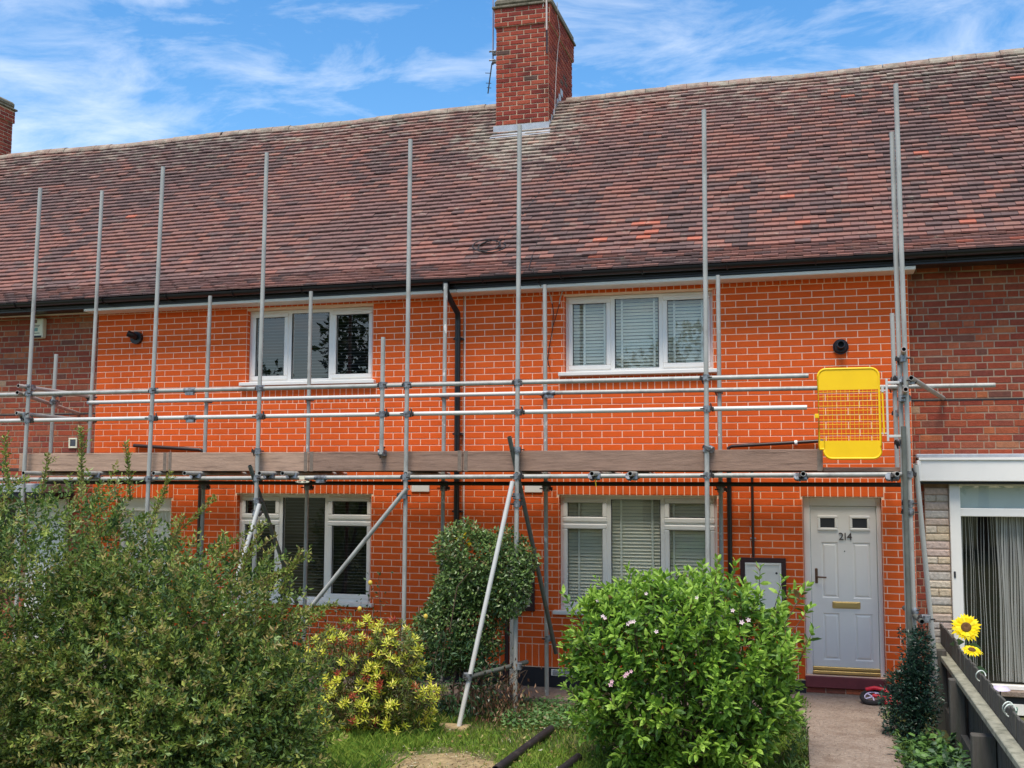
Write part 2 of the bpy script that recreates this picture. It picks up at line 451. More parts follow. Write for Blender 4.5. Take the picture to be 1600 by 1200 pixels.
# a brick seen from the front: unit box x 0..1, z 0..1, front at y=-1, chamfered rim, no back
def brick_proto(cx, cz):
    v = [(0,0,0),(1,0,0),(1,0,1),(0,0,1), (0,-.6,0),(1,-.6,0),(1,-.6,1),(0,-.6,1), (cx,-1,cz),(1-cx,-1,cz),(1-cx,-1,1-cz),(cx,-1,1-cz)]
    f = []
    for a, b in ((0, 4), (4, 8)):
        for k in range(4):
            f.append((a + k, a + (k + 1) % 4, b + (k + 1) % 4, b + k))
    f.append((8, 9, 10, 11))
    return v, f
BRICK = brick_proto(0.012, 0.035)

def wall_skin(mb, x0, x1, z0, z1, y, holes, depth, m=0):
    xs = sorted({x0, x1, *[h[0] for h in holes], *[h[1] for h in holes]})
    zs = sorted({z0, z1, *[h[2] for h in holes], *[h[3] for h in holes]})
    for a, b in zip(xs, xs[1:]):
        for c, d in zip(zs, zs[1:]):
            mx, mz = (a + b) / 2, (c + d) / 2
            if any(h[0] < mx < h[1] and h[2] < mz < h[3] for h in holes): continue
            mb.poly([(a, y, c), (b, y, c), (b, y, d), (a, y, d)], m)
    for h in holes:
        a, b, c, d = h[:4]; e = y + depth
        mb.poly([(a, y, c), (a, y, d), (a, e, d), (a, e, c)], m)
        mb.poly([(b, y, c), (b, e, c), (b, e, d), (b, y, d)], m)
        mb.poly([(a, y, d), (b, y, d), (b, e, d), (a, e, d)], m)
        mb.poly([(a, y, c), (a, e, c), (b, e, c), (b, y, c)], m)

# ------------------------------------------------------------------ ground
GZ = -0.1
def ground_z(x, y):
    return GZ + (N1(x * .7 + 9, y * .7 + 9) - .5) * 0.05 if y < -0.75 else GZ
mb = MB()
gx = [-400, -60, -12] + list(np.arange(-6, 16.1, 0.5)) + [22, 60, 400]
gy = [-400, -60, -20] + list(np.arange(-12, -0.01, 0.5)) + [0, 30, 400]
for a, b in zip(gx, gx[1:]):
    for c, d in zip(gy, gy[1:]):
        mb.poly([(x, y, ground_z(x, y) if -6 < x < 16 and -12 < y < -0.6 else GZ) for x, y in ((a, c), (b, c), (b, d), (a, d))], 0, None, True)
tag(mb.build("ground", M['soil']), kind="structure")
mb = MB()
pts = [(9.02, -9.0), (9.62, -9.0), (9.64, -2.2), (9.72, -.3), (9.74, 0.0), (8.70, 0.0), (8.72, -.6), (8.86, -1.2), (8.9, -2.2)]
mb.poly([(x, y, 0.03 if y > -3 else -0.04) for x, y in pts]); mb.poly([(x, y, -0.12) for x, y in pts][::-1])
for a, b in zip(pts, pts[1:] + pts[:1]):
    mb.poly([(*a, -.12), (*b, -.12), (*b, 0.03 if b[1] > -3 else -0.04), (*a, 0.03 if a[1] > -3 else -0.04)])
tag(mb.build("path", M['concrete']), kind="structure")
tag(MB().box(-5, 8.69, -0.62, -0.012, -0.2, -0.055, bev=0.006).build("pavement", M['concrete']), kind="structure")

# ------------------------------------------------------------------ houses
HOUSES = {}
HOUSES['L'] = empty("terraced_house", (-2.5, 0.1, GZ), "brown brick terraced house on the left with alarm box behind big bush", "house", "houses of the terrace")
HOUSES['A'] = empty("terraced_house", (2.5, 0, GZ), "orange brick house left of the black downpipe with dark windows", "house", "houses of the terrace")
HOUSES['B'] = empty("terraced_house", (7.5, 0, GZ), "orange brick house with white front door numbered 214 and pale blinds", "house", "houses of the terrace")
HOUSES['R'] = empty("terraced_house", (12.5, 0.1, GZ), "red brick house on the right with white canopy and string curtains", "house", "houses of the terrace")
XR = {'L': (-5.0, 0.0), 'A': (0.0, 5.03), 'B': (5.03, 10.0), 'R': (10.0, 15.0)}

CH = 0.0752; Z0C = 0.415          # course height and first full course
BW = 0.2325
ORANGE = [lin(*c) for c in ((230, 96, 34), (229, 95, 33), (231, 97, 35), (228, 94, 33), (232, 98, 36), (230, 96, 35), (227, 93, 32), (231, 96, 33))]

def trimz(x): return 4.445 + 0.0045 * x

WIN = {'A': [(2.17, 3.875, 3.46, 4.375), (2.085, 3.886, 0.80, 2.088)],
       'B': [(6.25, 7.945, 3.49, 4.385), (6.185, 7.965, 0.80, 2.095)]}
DOOR = {'A': (0.37, 1.165, 0.24, 2.02), 'B': (8.868, 9.674, 0.215, 2.09)}

def orange_house(key):
    H = HOUSES[key]; x0, x1 = XR[key]
    holes = WIN[key] + [DOOR[key]]
    zt = 4.62
    mb = MB()
    wall_skin(mb, x0 + 0.002, x1 - 0.002, 0.158, zt, 0.0045, holes, 0.12)
    if key == 'A': mb.poly([(x0, .0045, .158), (x0, .0045, zt), (x0, .16, zt), (x0, .16, .158)])
    if key == 'B': mb.poly([(x1, .0045, .158), (x1, .16, .158), (x1, .16, zt), (x1, .0045, zt)])
    W = mb.build("wall", M['render_joint'], H)
    # bricks of the render: stretchers, soldiers over openings, under sills and along the base
    bx = []
    J = 0.0102
    bands = []                                     # (xa, xb, za, zb) zones of soldiers
    for (a, b, c, d) in holes:
        top = d
        snap = lambda z: Z0C + round((z - Z0C) / CH) * CH
        if d > 3: bands.append((a - 0.06, b + 0.055, snap(c - 0.25), c - 0.042))
        else: bands.append((a - 0.02, b + 0.025, d + 0.002, snap(d + 0.192)))
    bands.append((x0, DOOR[key][0], 0.163, Z0C)); bands.append((DOOR[key][1], x1, 0.163, Z0C))
    def free(a, b, c, d):
        out = [(a, b)]
        for (p, q, r, s) in holes + bands:
            if d <= r + .012 or c >= s - .012: continue
            nxt = []
            for (u, v) in out:
                if v <= p or u >= q: nxt.append((u, v)); continue
                if u < p: nxt.append((u, p))
                if v > q: nxt.append((q, v))
            out = nxt
        return [(u, v) for u, v in out if v - u > 0.02]
    for k in range(0, 60):
        c = Z0C + k * CH; d = c + CH
        if c > 4.36: break
        xs = [x0]
        x = x0 + (0.015 if key == 'A' else 0.03) + (BW if k % 2 else BW / 2)
        n = 0
        while x < x1:
            xs.append(x); n += 1
            x += 0.185 if (key == 'A' and n == 2) else BW
        xs.append(x1)
        for a, b in zip(xs, xs[1:]):
            for (u, v) in free(a, b, c, d):
                bx.append((u + J / 2, v - J / 2, c + J / 2, d - J / 2))
    n = 0
    for (a, b, c, d) in bands + [(x0, x1, Z0C + 53 * CH, 4.6)]:
        m = max(1, round((b - a) / (BW / 3)))
        for i in range(m):
            u, v = a + (b - a) * i / m, a + (b - a) * (i + 1) / m
            bx.append((u + J / 2, v - J / 2, c + J / 2, d - J / 2))
    T, cidx = [], []
    for (a, b, c, d) in bx:
        T.append(S4(a, 0.0045, c, b - a, 0.0045, d - c)); cidx.append(random.randrange(len(ORANGE)))
    # bricks returning into the left reveals
    for (p, q, r, s) in WIN[key] + [DOOR[key]]:
        k0 = int((r - Z0C) / CH); k1 = int((s - Z0C) / CH) + 1
        for k in range(k0, k1):
            c = max(Z0C + k * CH, r) + J / 2; d = min(Z0C + (k + 1) * CH, s) - J / 2
            if d - c < 0.02: continue
            m = np.eye(4)
            m[:3, 0] = (0, 0.074, 0); m[:3, 1] = (-0.003, 0, 0); m[:3, 2] = (0, 0, d - c); m[:3, 3] = (p + .0005, 0.004, c)
            T.append(m); cidx.append(random.randrange(len(ORANGE)))
            m = np.eye(4)
            m[:3, 0] = (0, 0.074, 0); m[:3, 1] = (0.003, 0, 0); m[:3, 2] = (0, 0, d - c); m[:3, 3] = (q - .0005, 0.004, c)
            T.append(m); cidx.append(random.randrange(len(ORANGE)))
    T = np.array(T)
    # the bricks that show best: upper wall clear of scaffolding first
    pr = np.linalg.norm(T[:, :3, 3] - CAMV, axis=1)
    pr = pr + np.where(T[:, 2, 3] < 2.6, 4.0, 0)
    T[:, 2, 3] += 0
    pieces("brick", W, BRICK, T, (cidx, ORANGE), M['render'], 300, "brickwork", pr)
    # black plinth with gap at the door
    dx0, dx1 = DOOR[key][0], DOOR[key][1]
    p = MB()
    p.box(x0 + .003, dx0, -0.014, 0.1, -0.16, 0.157, bev=0.004)
    p.box(dx1, x1 - .003, -0.014, 0.1, -0.16, 0.157, bev=0.004)
    p.build("plinth", M['plinth'], H)
    return H, W

def frame_rect(mb, x0, x1, z0, z1, w, y0, y1, bev=0.006, m=0, wt=None, wb=None):
    wt = w if wt is None else wt; wb = w if wb is None else wb
    mb.box(x0, x1, y0, y1, z0, z0 + wb, m, bev=bev); mb.box(x0, x1, y0, y1, z1 - wt, z1, m, bev=bev)
    mb.box(x0, x0 + w, y0 + .0006, y1, z0 + wb - .001, z1 - wt + .001, m, bev=bev)
    mb.box(x1 - w, x1, y0 + .0006, y1, z0 + wb - .001, z1 - wt + .001, m, bev=bev)

def window(H, op, kind, blind, tapes, sill=True):
    x0, x1, z0, z1 = op
    W = x1 - x0; yf = 0.078
    mb = MB()
    frame_rect(mb, x0 + .004, x1 - .004, z0 + .002, z1 - .002, 0.045, yf, yf + .07, 0.004)
    fx = (0.325, 0.655) if kind == 'up' else (0.315, 0.66)
    m1, m2 = x0 + W * fx[0], x0 + W * fx[1]
    for mx in (m1, m2): mb.box(mx - .028, mx + .028, yf + .001, yf + .07, z0 + .03, z1 - .03, bev=0.004)
    ztr = z1 - 0.315
    if kind == 'low':
        for a, b in ((x0 + .03, m1), (m2, x1 - .03)): mb.box(a, b, yf + .0015, yf + .07, ztr - .02, ztr + .02, bev=0.004)
    Wn = mb.build("window", M['pvc'], H)
    panes = []
    def sash(a, b, c, d, vent=False):
        s = MB()
        frame_rect(s, a, b, c, d, 0.056, yf - .012, yf + .055, 0.009)
        if vent: s.box(a + .09, b - .09, yf - .022, yf - .011, d - .03, d - .016, bev=.003)
        s.build("sash", M['pvc'], Wn)
        g = MB(); frame_rect(g, a + .05, b - .05, c + .05, d - .05, 0.010, yf + .004, yf + .02, 0.0); g.build("gasket", M['seal'], Wn)
        panes.append((a + .05, b - .05, c + .05, d - .05))
    if kind == 'up':
        sash(x0 + .03, m1 - .016, z0 + .036, z1 - .03, True); sash(m2 + .016, x1 - .03, z0 + .036, z1 - .03, True)
    else:
        for a, b in ((x0 + .03, m1 - .016), (m2 + .016, x1 - .03)):
            sash(a, b, ztr + .012, z1 - .03, True); sash(a, b, z0 + .036, ztr - .012, False)
    panes.append((m1 + .026, m2 - .026, z0 + .04, z1 - .04))
    g = MB(); frame_rect(g, m1 + .026, m2 - .026, z0 + .04, z1 - .04, 0.010, yf + .004, yf + .02, 0.0); g.build("gasket", M['seal'], Wn)
    for (a, b, c, d) in panes:
        quad(a, b, yf + .024, c, d).build("pane", M['glass'], Wn)
    if sill:
        s = MB(); s.box(x0 - .055, x1 + .05, -0.075, yf + .03, z0 - .04, z0 + .004, bev=0.006)
        s.build("sill", M['pvc'], Wn)
    # blind: slats across the whole window on tapes
    n = int((z1 - z0 - .08) / 0.0385)
    slm = bpy.data.meshes.new("slat")
    L, wd, th = W - .08, (0.041 if blind == 'w' else 0.03), 0.003
    ang = math.radians(50 if blind == 'w' else (10 if kind == 'up' else -3))
    vv = [(x, y * math.cos(ang), y * math.sin(ang) + t) for t in (0, th) for (x, y) in ((0, -wd/2), (L, -wd/2), (L, wd/2), (0, wd/2))]
    slm.from_pydata(vv, [], [(0,3,2,1),(4,5,6,7),(0,1,5,4),(1,2,6,5),(2,3,7,6),(3,0,4,7)])
    slm.materials.append(M['slat_w'] if blind == 'w' else M['slat_d'])
    off = wloc(Wn)
    for i in range(n):
        o = bpy.data.objects.new("slat", slm); COL.objects.link(o); o.parent = Wn
        o.location = (x0 + .04 - off.x, yf + .14 - off.y, z0 + .05 + (i + .5) * 0.0385 - off.z + random.uniform(-.001, .001))
        o.rotation_euler = (random.uniform(-.05, .05), random.uniform(-.0012, .0012), 0)
    if tapes:
        for t in tapes: MB().box(x0 + W * t - .012, x0 + W * t + .012, yf + .108, yf + .110, z0 + .04, z1 - .04).build("blind_tape", M['tape'], Wn)
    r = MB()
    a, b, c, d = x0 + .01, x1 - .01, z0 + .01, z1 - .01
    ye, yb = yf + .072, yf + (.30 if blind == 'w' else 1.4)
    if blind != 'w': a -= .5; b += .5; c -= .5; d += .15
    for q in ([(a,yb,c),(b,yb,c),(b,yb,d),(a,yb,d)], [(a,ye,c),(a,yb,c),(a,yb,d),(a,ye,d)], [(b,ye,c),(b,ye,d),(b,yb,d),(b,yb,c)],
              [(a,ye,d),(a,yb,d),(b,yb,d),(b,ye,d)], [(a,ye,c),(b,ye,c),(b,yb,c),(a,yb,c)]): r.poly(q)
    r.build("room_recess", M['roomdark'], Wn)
    return Wn

def old_brick_palette():
    base = [(170, 84, 64), (160, 76, 62), (178, 92, 68), (150, 76, 64), (142, 70, 62), (186, 102, 72), (140, 80, 70), (164, 88, 70),
            (174, 80, 58), (154, 70, 58), (186, 98, 74), (196, 108, 82), (130, 78, 70), (178, 112, 88), (188, 146, 126), (166, 76, 58)]
    return [lin(a * .93, b * .97, c * .90) for a, b, c in base]
OLD = old_brick_palette()
OLDW = np.array([12, 12, 8, 9, 7, 5, 1.5, 9, 11, 10, 2.4, 1.3, 1, 1.6, 0.4, 11]); OLDW = OLDW / OLDW.sum()

def old_wall(key, holes, ztop):
    H = HOUSES[key]; x0, x1 = XR[key]
    mb = MB()
    wall_skin(mb, x0, x1, GZ - .05, 3.125, 0.108, holes, 0.15); wall_skin(mb, x0, x1, 3.125, ztop, 0.0995, [], 0.15); mb.poly([(x0, .0995, 3.125), (x1, .0995, 3.125), (x1, .108, 3.125), (x0, .108, 3.125)])
    W = mb.build("wall", M['mortar'], H)
    ch, sw, hw, j = 0.0752, 0.216, 0.102, 0.0105
    T, ci = [], []
    rg = np.random.default_rng(5 if key == 'L' else 6)
    k = 0; z = 0.05
    while z + ch < ztop:
        up = z > 3.12
        y = 0.102 if up else 0.106
        x = x0 + (0 if k % 2 else -(sw + hw) / 2) - (0.05 if key == 'L' else 0.02) + rg.uniform(-.012, .012)
        i = 0
        while x < x1:
            w = sw if (i + (k % 2)) % 2 == 0 else hw
            if rg.random() < 0.07: w = hw if w == sw else sw
            a, b = max(x, x0 + .003), min(x + w, x1 - .003)
            if b - a > 0.02:
                c, d = z + rg.uniform(0, .003), z + ch - j + rg.uniform(-.003, .001)
                if not any(a < h[1] and b > h[0] and c < h[3] and d > h[2] for h in holes):
                    pr = (0.012 if up else 0.004) + rg.uniform(0, .002)
                    m = S4(a, 0.108, c, b - a, pr, d - c)
                    m[2, 0] = rg.uniform(-.0025, .0025)
                    T.append(m); ci.append(rg.choice(len(OLD), p=OLDW))
            x += w + j; i += 1
        z += ch; k += 1
    T = np.array(T)
    mid = T[:, :3, 3] + T[:, :3, 0] / 2
    pr = np.linalg.norm(mid - CAMV, axis=1)
    pr = pr + np.where((mid[:, 2] < 2.55) | (mid[:, 2] > 4.5), 6, 0) + np.where((mid[:, 0] < -1.7) | (mid[:, 0] > 11.2), 6, 0)
    pieces("brick", W, brick_proto(0.03, 0.08), T, (ci, OLD), M['oldbrick'], 300, "brickwork", pr)
    # dark strip standing in for the shadow line under the proud upper storey
    MB().box(x0 + .004, x1 - .004, 0.1, 0.1075, 3.108, 3.1245).build("shadow_strip", M['seal'], H)
    return H, W

HA, WA = orange_house('A')
HB, WB = orange_house('B')
window(HA, WIN['A'][0], 'up', 'd', None); window(HA, WIN['A'][1], 'low', 'd', None)
window(HB, WIN['B'][0], 'up', 'w', (0.12, 0.26, 0.38, 0.60, 0.735, 0.92)); window(HB, WIN['B'][1], 'low', 'w', (0.11, 0.385, 0.585, 0.72))
# ---- white panelled door number 214
def panel(mb, a, b, c, d, y):
    """raised and fielded panel: sunk bevel round a proud centre"""
    o = [(a, y, c), (b, y, c), (b, y, d), (a, y, d)]
    e = .014; i = [(a + e, y + .012, c + e), (b - e, y + .012, c + e), (b - e, y + .012, d - e), (a + e, y + .012, d - e)]
    g = .034; p = [(a + g, y + .001, c + g), (b - g, y + .001, c + g), (b - g, y + .001, d - g), (a + g, y + .001, d - g)]
    for A, B in ((o, i), (i, p)):
        for k in range(4): mb.poly([A[k], A[(k + 1) % 4], B[(k + 1) % 4], B[k]])
    mb.poly(p)
def make_door():
    a, b, c, d = DOOR['B']
    mb = MB()
    mb.box(a + .003, a + .075, .075, .15, c, d - .003, bev=.006); mb.box(b - .052, b - .003, .075, .15, c, d - .003, bev=.006)
    mb.box(a + .074, b - .051, .0755, .15, d - .095, d - .003, bev=.006)
    D = mb.build("door", M['pvc'], HB)
    la, lb, lc, ld = a + .078, b - .056, c + .02, d - .1
    y = .098
    L = MB()
    holes = [(9.052, 9.225, 1.61 - .59, 1.61), (9.372, 9.555, 1.61 - .59, 1.61), (9.055, 9.225, .37, .86), (9.375, 9.56, .37, .86)]
    wall_skin(L, la, lb, lc, ld, y, holes, 0.0)
    for h in holes: panel(L, *h, y)
    for q in ([(la, y, lc), (la, y, ld), (la, y + .04, ld), (la, y + .04, lc)], [(lb, y, lc), (lb, y + .04, lc), (lb, y + .04, ld), (lb, y, ld)], [(la, y, ld), (lb, y, ld), (lb, y + .04, ld), (la, y + .04, ld)]): L.poly(q)
    leaf = L.build("door_leaf", M['pvc_door'], D)
    for (p, q, r, s) in ((9.03, 9.215, 1.745, 1.882), (9.36, 9.545, 1.745, 1.882)):
        f = MB(); frame_rect(f, p - .012, q + .012, r - .012, s + .012, .03, y - .014, y + .01, .007); f.build("light_frame", M['pvc'], D)
        MB().box(p + .012, q - .012, y - .004, y - .001, r + .012, s - .012).build("door_glass", M['seal'], D)
    f = MB(); f.box(9.155, 9.44, y - .012, y + .001, .912, .984, bev=.006); f.box(9.175, 9.42, y - .02, y - .011, .926, .975, bev=.004)
    f.build("letter_plate", M['brass'], D)
    h = MB(); h.box(8.983, 9.012, y - .012, y + .001, 1.17, 1.33, bev=.006); h.tube([(8.998, y - .01, 1.242), (8.998, y - .045, 1.242), (9.03, y - .05, 1.24), (9.10, y - .05, 1.238)], .0085, 8)
    h.build("handle", M['bronze'], D)
    MB().tube([(9.292, y - .004, 1.515), (9.292, y + .002, 1.515)], .007, 10).build("spyhole", M['digit'], D)
    wb = MB(); wb.box(la - .004, lb + .004, y - .03, y + .001, c + .05, c + .085, bev=.006); wb.box(la - .004, lb + .004, y - .045, y - .001, c + .012, c + .045, bev=.006)
    wb.build("weather_bar", M['brass'], D)
    xx = 9.236
    for ch in "214":
        cu = bpy.data.curves.new("t", 'FONT'); cu.body = ch; cu.size = 0.112; cu.extrude = 0.004
        to = bpy.data.objects.new("t", cu); COL.objects.link(to)
        bpy.context.view_layer.update()
        me = bpy.data.meshes.new_from_object(to.evaluated_get(bpy.context.evaluated_depsgraph_get()))
        me.name = "door_number"
        bpy.data.objects.remove(to); bpy.data.curves.remove(cu)
        mnx = min(v.co.x for v in me.vertices); me.transform(Matrix.Translation((-mnx, 0, 0))); w = max(v.co.x for v in me.vertices)
        me.transform(Matrix.Rotation(PI / 2, 4, 'X'))
        me.materials.clear(); me.materials.append(M['digit'])
        o = bpy.data.objects.new("door_number", me); COL.objects.link(o); o.parent = D
        off = wloc(D); o.location = (xx - off.x, y - .005 - off.y, 1.634 - off.z); xx += w + .012
    MB().box(a - .005, b + .005, -.035, .15, .095, c - .002, bev=.008).build("door_step", M['maroon'], HB)
    st = MB(); st.box(a - .004, b + .004, -.004, .14, -.1, .093); S = st.build("step_base", M['mortar'], HB)
    T, ci = [], []
    for i in range(4):
        for k in range(1):
            u = a + i * .2 ; T.append(S4(u + .004, -.004, .04, .19, .005, .05)); ci.append((4, 6, 10, 7)[i])
    pieces("brick", S, BRICK, np.array(T), (ci, OLD), M['oldbrick'])
make_door()
# ---- half-glazed door of the left orange house
def left_door():
    a, b, c, d = DOOR['A']
    mb = MB(); frame_rect(mb, a + .003, b - .003, c, d - .003, .06, .075, .15, .006, wt=.16)
    mb.box(a + .06, b - .06, .076, .15, c + .05, c + .8, bev=.005)
    D = mb.build("door", M['pvc'], HA)
    quad(a + .06, b - .06, .10, c + .8, d - .16).build("pane", M['glass'], D)
    n = MB()
    k = 26
    for i in range(k):
        u, v = a + .06 + (b - a - .12) * i / k, a + .06 + (b - a - .12) * (i + 1) / k
        y0, y1 = .15 + .012 * (i % 2), .15 + .012 * ((i + 1) % 2)
        n.poly([(u, y0, c + .8), (v, y1, c + .8), (v, y1, d - .16), (u, y0, d - .16)])
    n.build("net_curtain", M['net'], D)
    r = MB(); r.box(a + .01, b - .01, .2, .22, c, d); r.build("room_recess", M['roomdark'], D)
    MB().box(a - .005, b + .005, -.03, .15, .1, c - .002, bev=.008).build("door_step", M['maroon'], HA)
left_door()

# ---- neighbours
RH = (10.345, 14.4, 0.0, 2.24)
HL, WL = old_wall('L', [(-2.9, -1.2, .8, 1.95), (-4.6, -3.8, .1, 2.0)], 4.66)
HR, WR = old_wall('R', [RH], 4.66)
def right_front():
    c = MB()
    c.box(10.045, 14.6, -.10, .09, 2.262, 2.50, bev=.006); c.box(10.045, 14.6, -.115, .09, 2.478, 2.505, bev=.004); c.box(10.03, 10.065, -.112, .09, 2.262, 2.477, bev=.004)
    C = c.build("canopy", M['pvc'], HR)
    MB().box(10.03, 14.6, -.07, .095, 2.507, 2.545, bev=.006).build("flashing", M['lead'], HR)
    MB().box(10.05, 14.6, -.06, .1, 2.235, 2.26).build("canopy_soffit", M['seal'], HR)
    # stone-faced pier
    S = MB().box(10.105, 10.342, .085, .112, -.1, 2.235).build("stone_pier", M['mortar'], HR)
    pal = [lin(*q) for q in ((196, 182, 164), (204, 184, 156), (200, 176, 162), (188, 178, 166), (208, 192, 170), (194, 172, 154))]
    T, ci = [], []; z = -.08; k = 0
    rg = np.random.default_rng(3)
    while z < 2.15:
        hh = rg.uniform(.072, .092)
        if z + hh > 2.232: hh = 2.232 - z
        cuts = [10.107, 10.342] if k % 4 != 2 else [10.107, 10.22, 10.342]
        for u, v in zip(cuts, cuts[1:]):
            m = S4(u + .002, .087, z + .003, v - u - .004, rg.uniform(.012, .022), hh - .006); T.append(m); ci.append(rg.integers(len(pal)))
        z += hh; k += 1
    pieces("stone", S, brick_proto(.05, .18), np.array(T), (ci, pal), M['stone'])
    # glazed front
    w = MB()
    for u, v in ((10.345, 10.452), (12.1, 12.2), (14.3, 14.4)): w.box(u, v, .03, .12, .13, 2.235, bev=.006)
    w.box(10.45, 14.3, .032, .12, 1.90, 1.985, bev=.006); w.box(10.45, 14.3, .033, .12, 2.215, 2.236, bev=.003)
    w.box(10.45, 14.3, .033, .12, .16, .205, bev=.004)
    W = w.build("window", M['pvc'], HR)
    for u, v in ((10.45, 12.1), (12.2, 14.3)):
        quad(u, v, .072, .2, 1.905).build("pane", M['glass'], W)
        quad(u, v, .072, 1.98, 2.22).build("pane", M['glass'], W)
    MB().box(10.45, 14.3, .12, .122, 1.96, 2.23).build("frosted_blind", M['frost'], W)
    MB().box(10.35, 14.45, -.05, .12, .105, .158, bev=.005).build("sill", M['concrete'], W)
    MB().box(10.62, 14.45, -.02, .1, -.08, .03, bev=.004).build("base_panel", M['pvc'], HR)
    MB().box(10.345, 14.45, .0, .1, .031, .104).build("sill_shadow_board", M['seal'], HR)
    MB().box(10.365, 10.385, .022, .031, 1.27, 1.335, bev=.002).build("hinge", M['seal'], W)
    k = MB(); rg = np.random.default_rng(9); x = 10.47
    while x < 13.9:
        ww = rg.uniform(.004, .009) if x < 10.78 else rg.uniform(.006, .022); y = rg.uniform(.15, .19)
        for j in range(6):
            za, zb = .22 + j * .28, .22 + (j + 1) * .28
            sa, sb = .006 * math.sin(j * 1.3 + x * 30), .006 * math.sin((j + 1) * 1.3 + x * 30)
            k.poly([(x + sa, y, za), (x + ww + sa, y + .005, za), (x + ww + sb, y + .005, zb), (x + sb, y, zb)])
        x += ww + (rg.uniform(.012, .034) if x < 10.78 else rg.uniform(.001, .006))
    o = k.build("string_curtain", M['strands'], W); o["kind"] = "stuff"
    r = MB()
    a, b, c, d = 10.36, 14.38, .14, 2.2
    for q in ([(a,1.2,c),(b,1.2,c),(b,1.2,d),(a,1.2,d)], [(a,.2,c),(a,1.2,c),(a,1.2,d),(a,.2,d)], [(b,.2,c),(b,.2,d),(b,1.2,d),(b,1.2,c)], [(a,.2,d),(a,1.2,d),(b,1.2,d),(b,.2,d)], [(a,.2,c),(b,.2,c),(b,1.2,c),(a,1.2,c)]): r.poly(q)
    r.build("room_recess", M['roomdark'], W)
right_front()
def left_front():
    c = MB(); c.box(-3.6, -.35, -.5, .09, 2.09, 2.2, bev=.008); c.build("canopy", M['lead'], HL)
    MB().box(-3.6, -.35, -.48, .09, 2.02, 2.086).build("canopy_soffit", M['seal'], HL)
    w = MB(); frame_rect(w, -2.9, -1.2, .8, 1.95, .07, .12, .2, .006); w.box(-2.09, -2.02, .121, .2, .86, 1.9, bev=.005)
    W = w.build("window", M['pvc'], HL)
    quad(-2.84, -2.08, .16, .86, 1.89).build("pane", M['glass'], W); quad(-2.03, -1.26, .16, .86, 1.89).build("pane", M['glass'], W)
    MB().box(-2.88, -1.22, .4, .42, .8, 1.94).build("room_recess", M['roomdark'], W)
    d = MB(); frame_rect(d, -4.6, -3.8, .1, 2.0, .07, .12, .2, .006); d.box(-4.54, -3.86, .14, .19, .15, 1.94, bev=.004); d.build("door", M['pvc'], HL)
    d = MB(); frame_rect(d, -1.0, -.42, .0, 2.0, .06, .03, .1, .005); d.box(-.95, -.47, .05, .099, .05, 1.95, bev=.004); d.build("side_panel", M['pvc'], HL)
    a = MB(); a.box(-1.06, -.875, .015, .1, 4.135, 4.40, bev=.012)
    A = a.build("alarm_box", M['cream'], HL)
    MB().box(-1.045, -.89, .009, .0145, 4.137, 4.165).build("strobe", M['seal'], A)
    MB().box(-1.03, -.965, .0115, .0148, 4.335, 4.378).build("emblem", M['bronze'], A)
    t = MB(); t.box(-1.035, -.92, .0118, .0148, 4.30, 4.308); t.box(-1.02, -.93, .0118, .0148, 4.283, 4.289); t.build("printed_line", M['digit'], A)
    t = MB(); t.box(-1.02, -.95, .0118, .0148, 4.225, 4.27); t.build("printed_patch", M['teal'], A)
    MB().box(-1.03, -.92, .0118, .0148, 4.195, 4.203).build("printed_line", M['digit'], A)
    v = MB(); frame_rect(v, -.455, -.325, 2.665, 2.80, .022, .082, .1, .004); V = v.build("wall_vent", M['cream'], HL)
    lv = MB()
    for i in range(7): lv.box(-.43, -.35, .088, .098, 2.69 + i * .0125, 2.698 + i * .0125)
    lv.build("louvre", M['slat_d'], V)
left_front()

# ------------------------------------------------------------------ roof
P46, P32 = math.radians(45.6), math.radians(31)
GAUGE = 0.0966; TW = 0.1705
def slope_pt(s):
    s0 = 5.2 * GAUGE
    ye, ze = -0.335, 4.575
    if s <= s0: return ye + s * math.cos(P32), ze + s * math.sin(P32), P32
    y1, z1 = ye + s0 * math.cos(P32), ze + s0 * math.sin(P32)
    return y1 + (s - s0) * math.cos(P46), z1 + (s - s0) * math.sin(P46), P46
NC = 48
def rsag(x, y, z):
    t = min(max((z - 4.5) / 3.3, 0), 1)
    return (x - 5) * (0.0062 + 0.0045 * t) + (N2(x * .55 + 20, z * .9 + 5) - .5) * 0.055 * (0.25 + t * .75)
TP = [lin(*c) for c in (
    (146, 103, 92), (140, 99, 90), (150, 105, 93), (135, 97, 90), (154, 108, 94), (131, 98, 92), (127, 97, 91), (122, 94, 88),   # 0-7 dull red-browns
    (162, 108, 94), (166, 110, 95), (157, 106, 93), (172, 112, 95),                                                              # 8-11 salmon
    (100, 84, 82), (93, 79, 78), (107, 88, 85), (87, 75, 74),                                                                    # 12-15 dark
    (190, 112, 92), (198, 116, 94),                                                                                          # 16-17 bright new
    (156, 134, 122), (164, 144, 130), (150, 126, 116))]                                                                       # 18-20 lichened
TPM = np.array([(.27, .115, .10)]); TP = [tuple(np.array(c) * .6 * .84 + np.array((.245, .14, .12)) * .4 * .84) if i not in (16, 17) else tuple(np.array(c) * .8) for i, c in enumerate(TP)]
tv = [(-.5,0,0),(.5,0,0),(.5,1,0),(-.5,1,0),(-.5,0,1),(.5,0,1),(.5,1,1),(-.5,1,1),(-.5,.5,1.12),(0,0,1.12),(0,1,1.12)]
tv = [(-.5,0,0),(.5,0,0),(.5,0,1),(-.5,0,1),(-.5,1,1),(.5,1,1),(-.5,1,0),(.5,1,0)]
TILE = (tv, [(0,1,2,3),(3,2,5,4),(1,7,5,2),(0,3,4,6)])
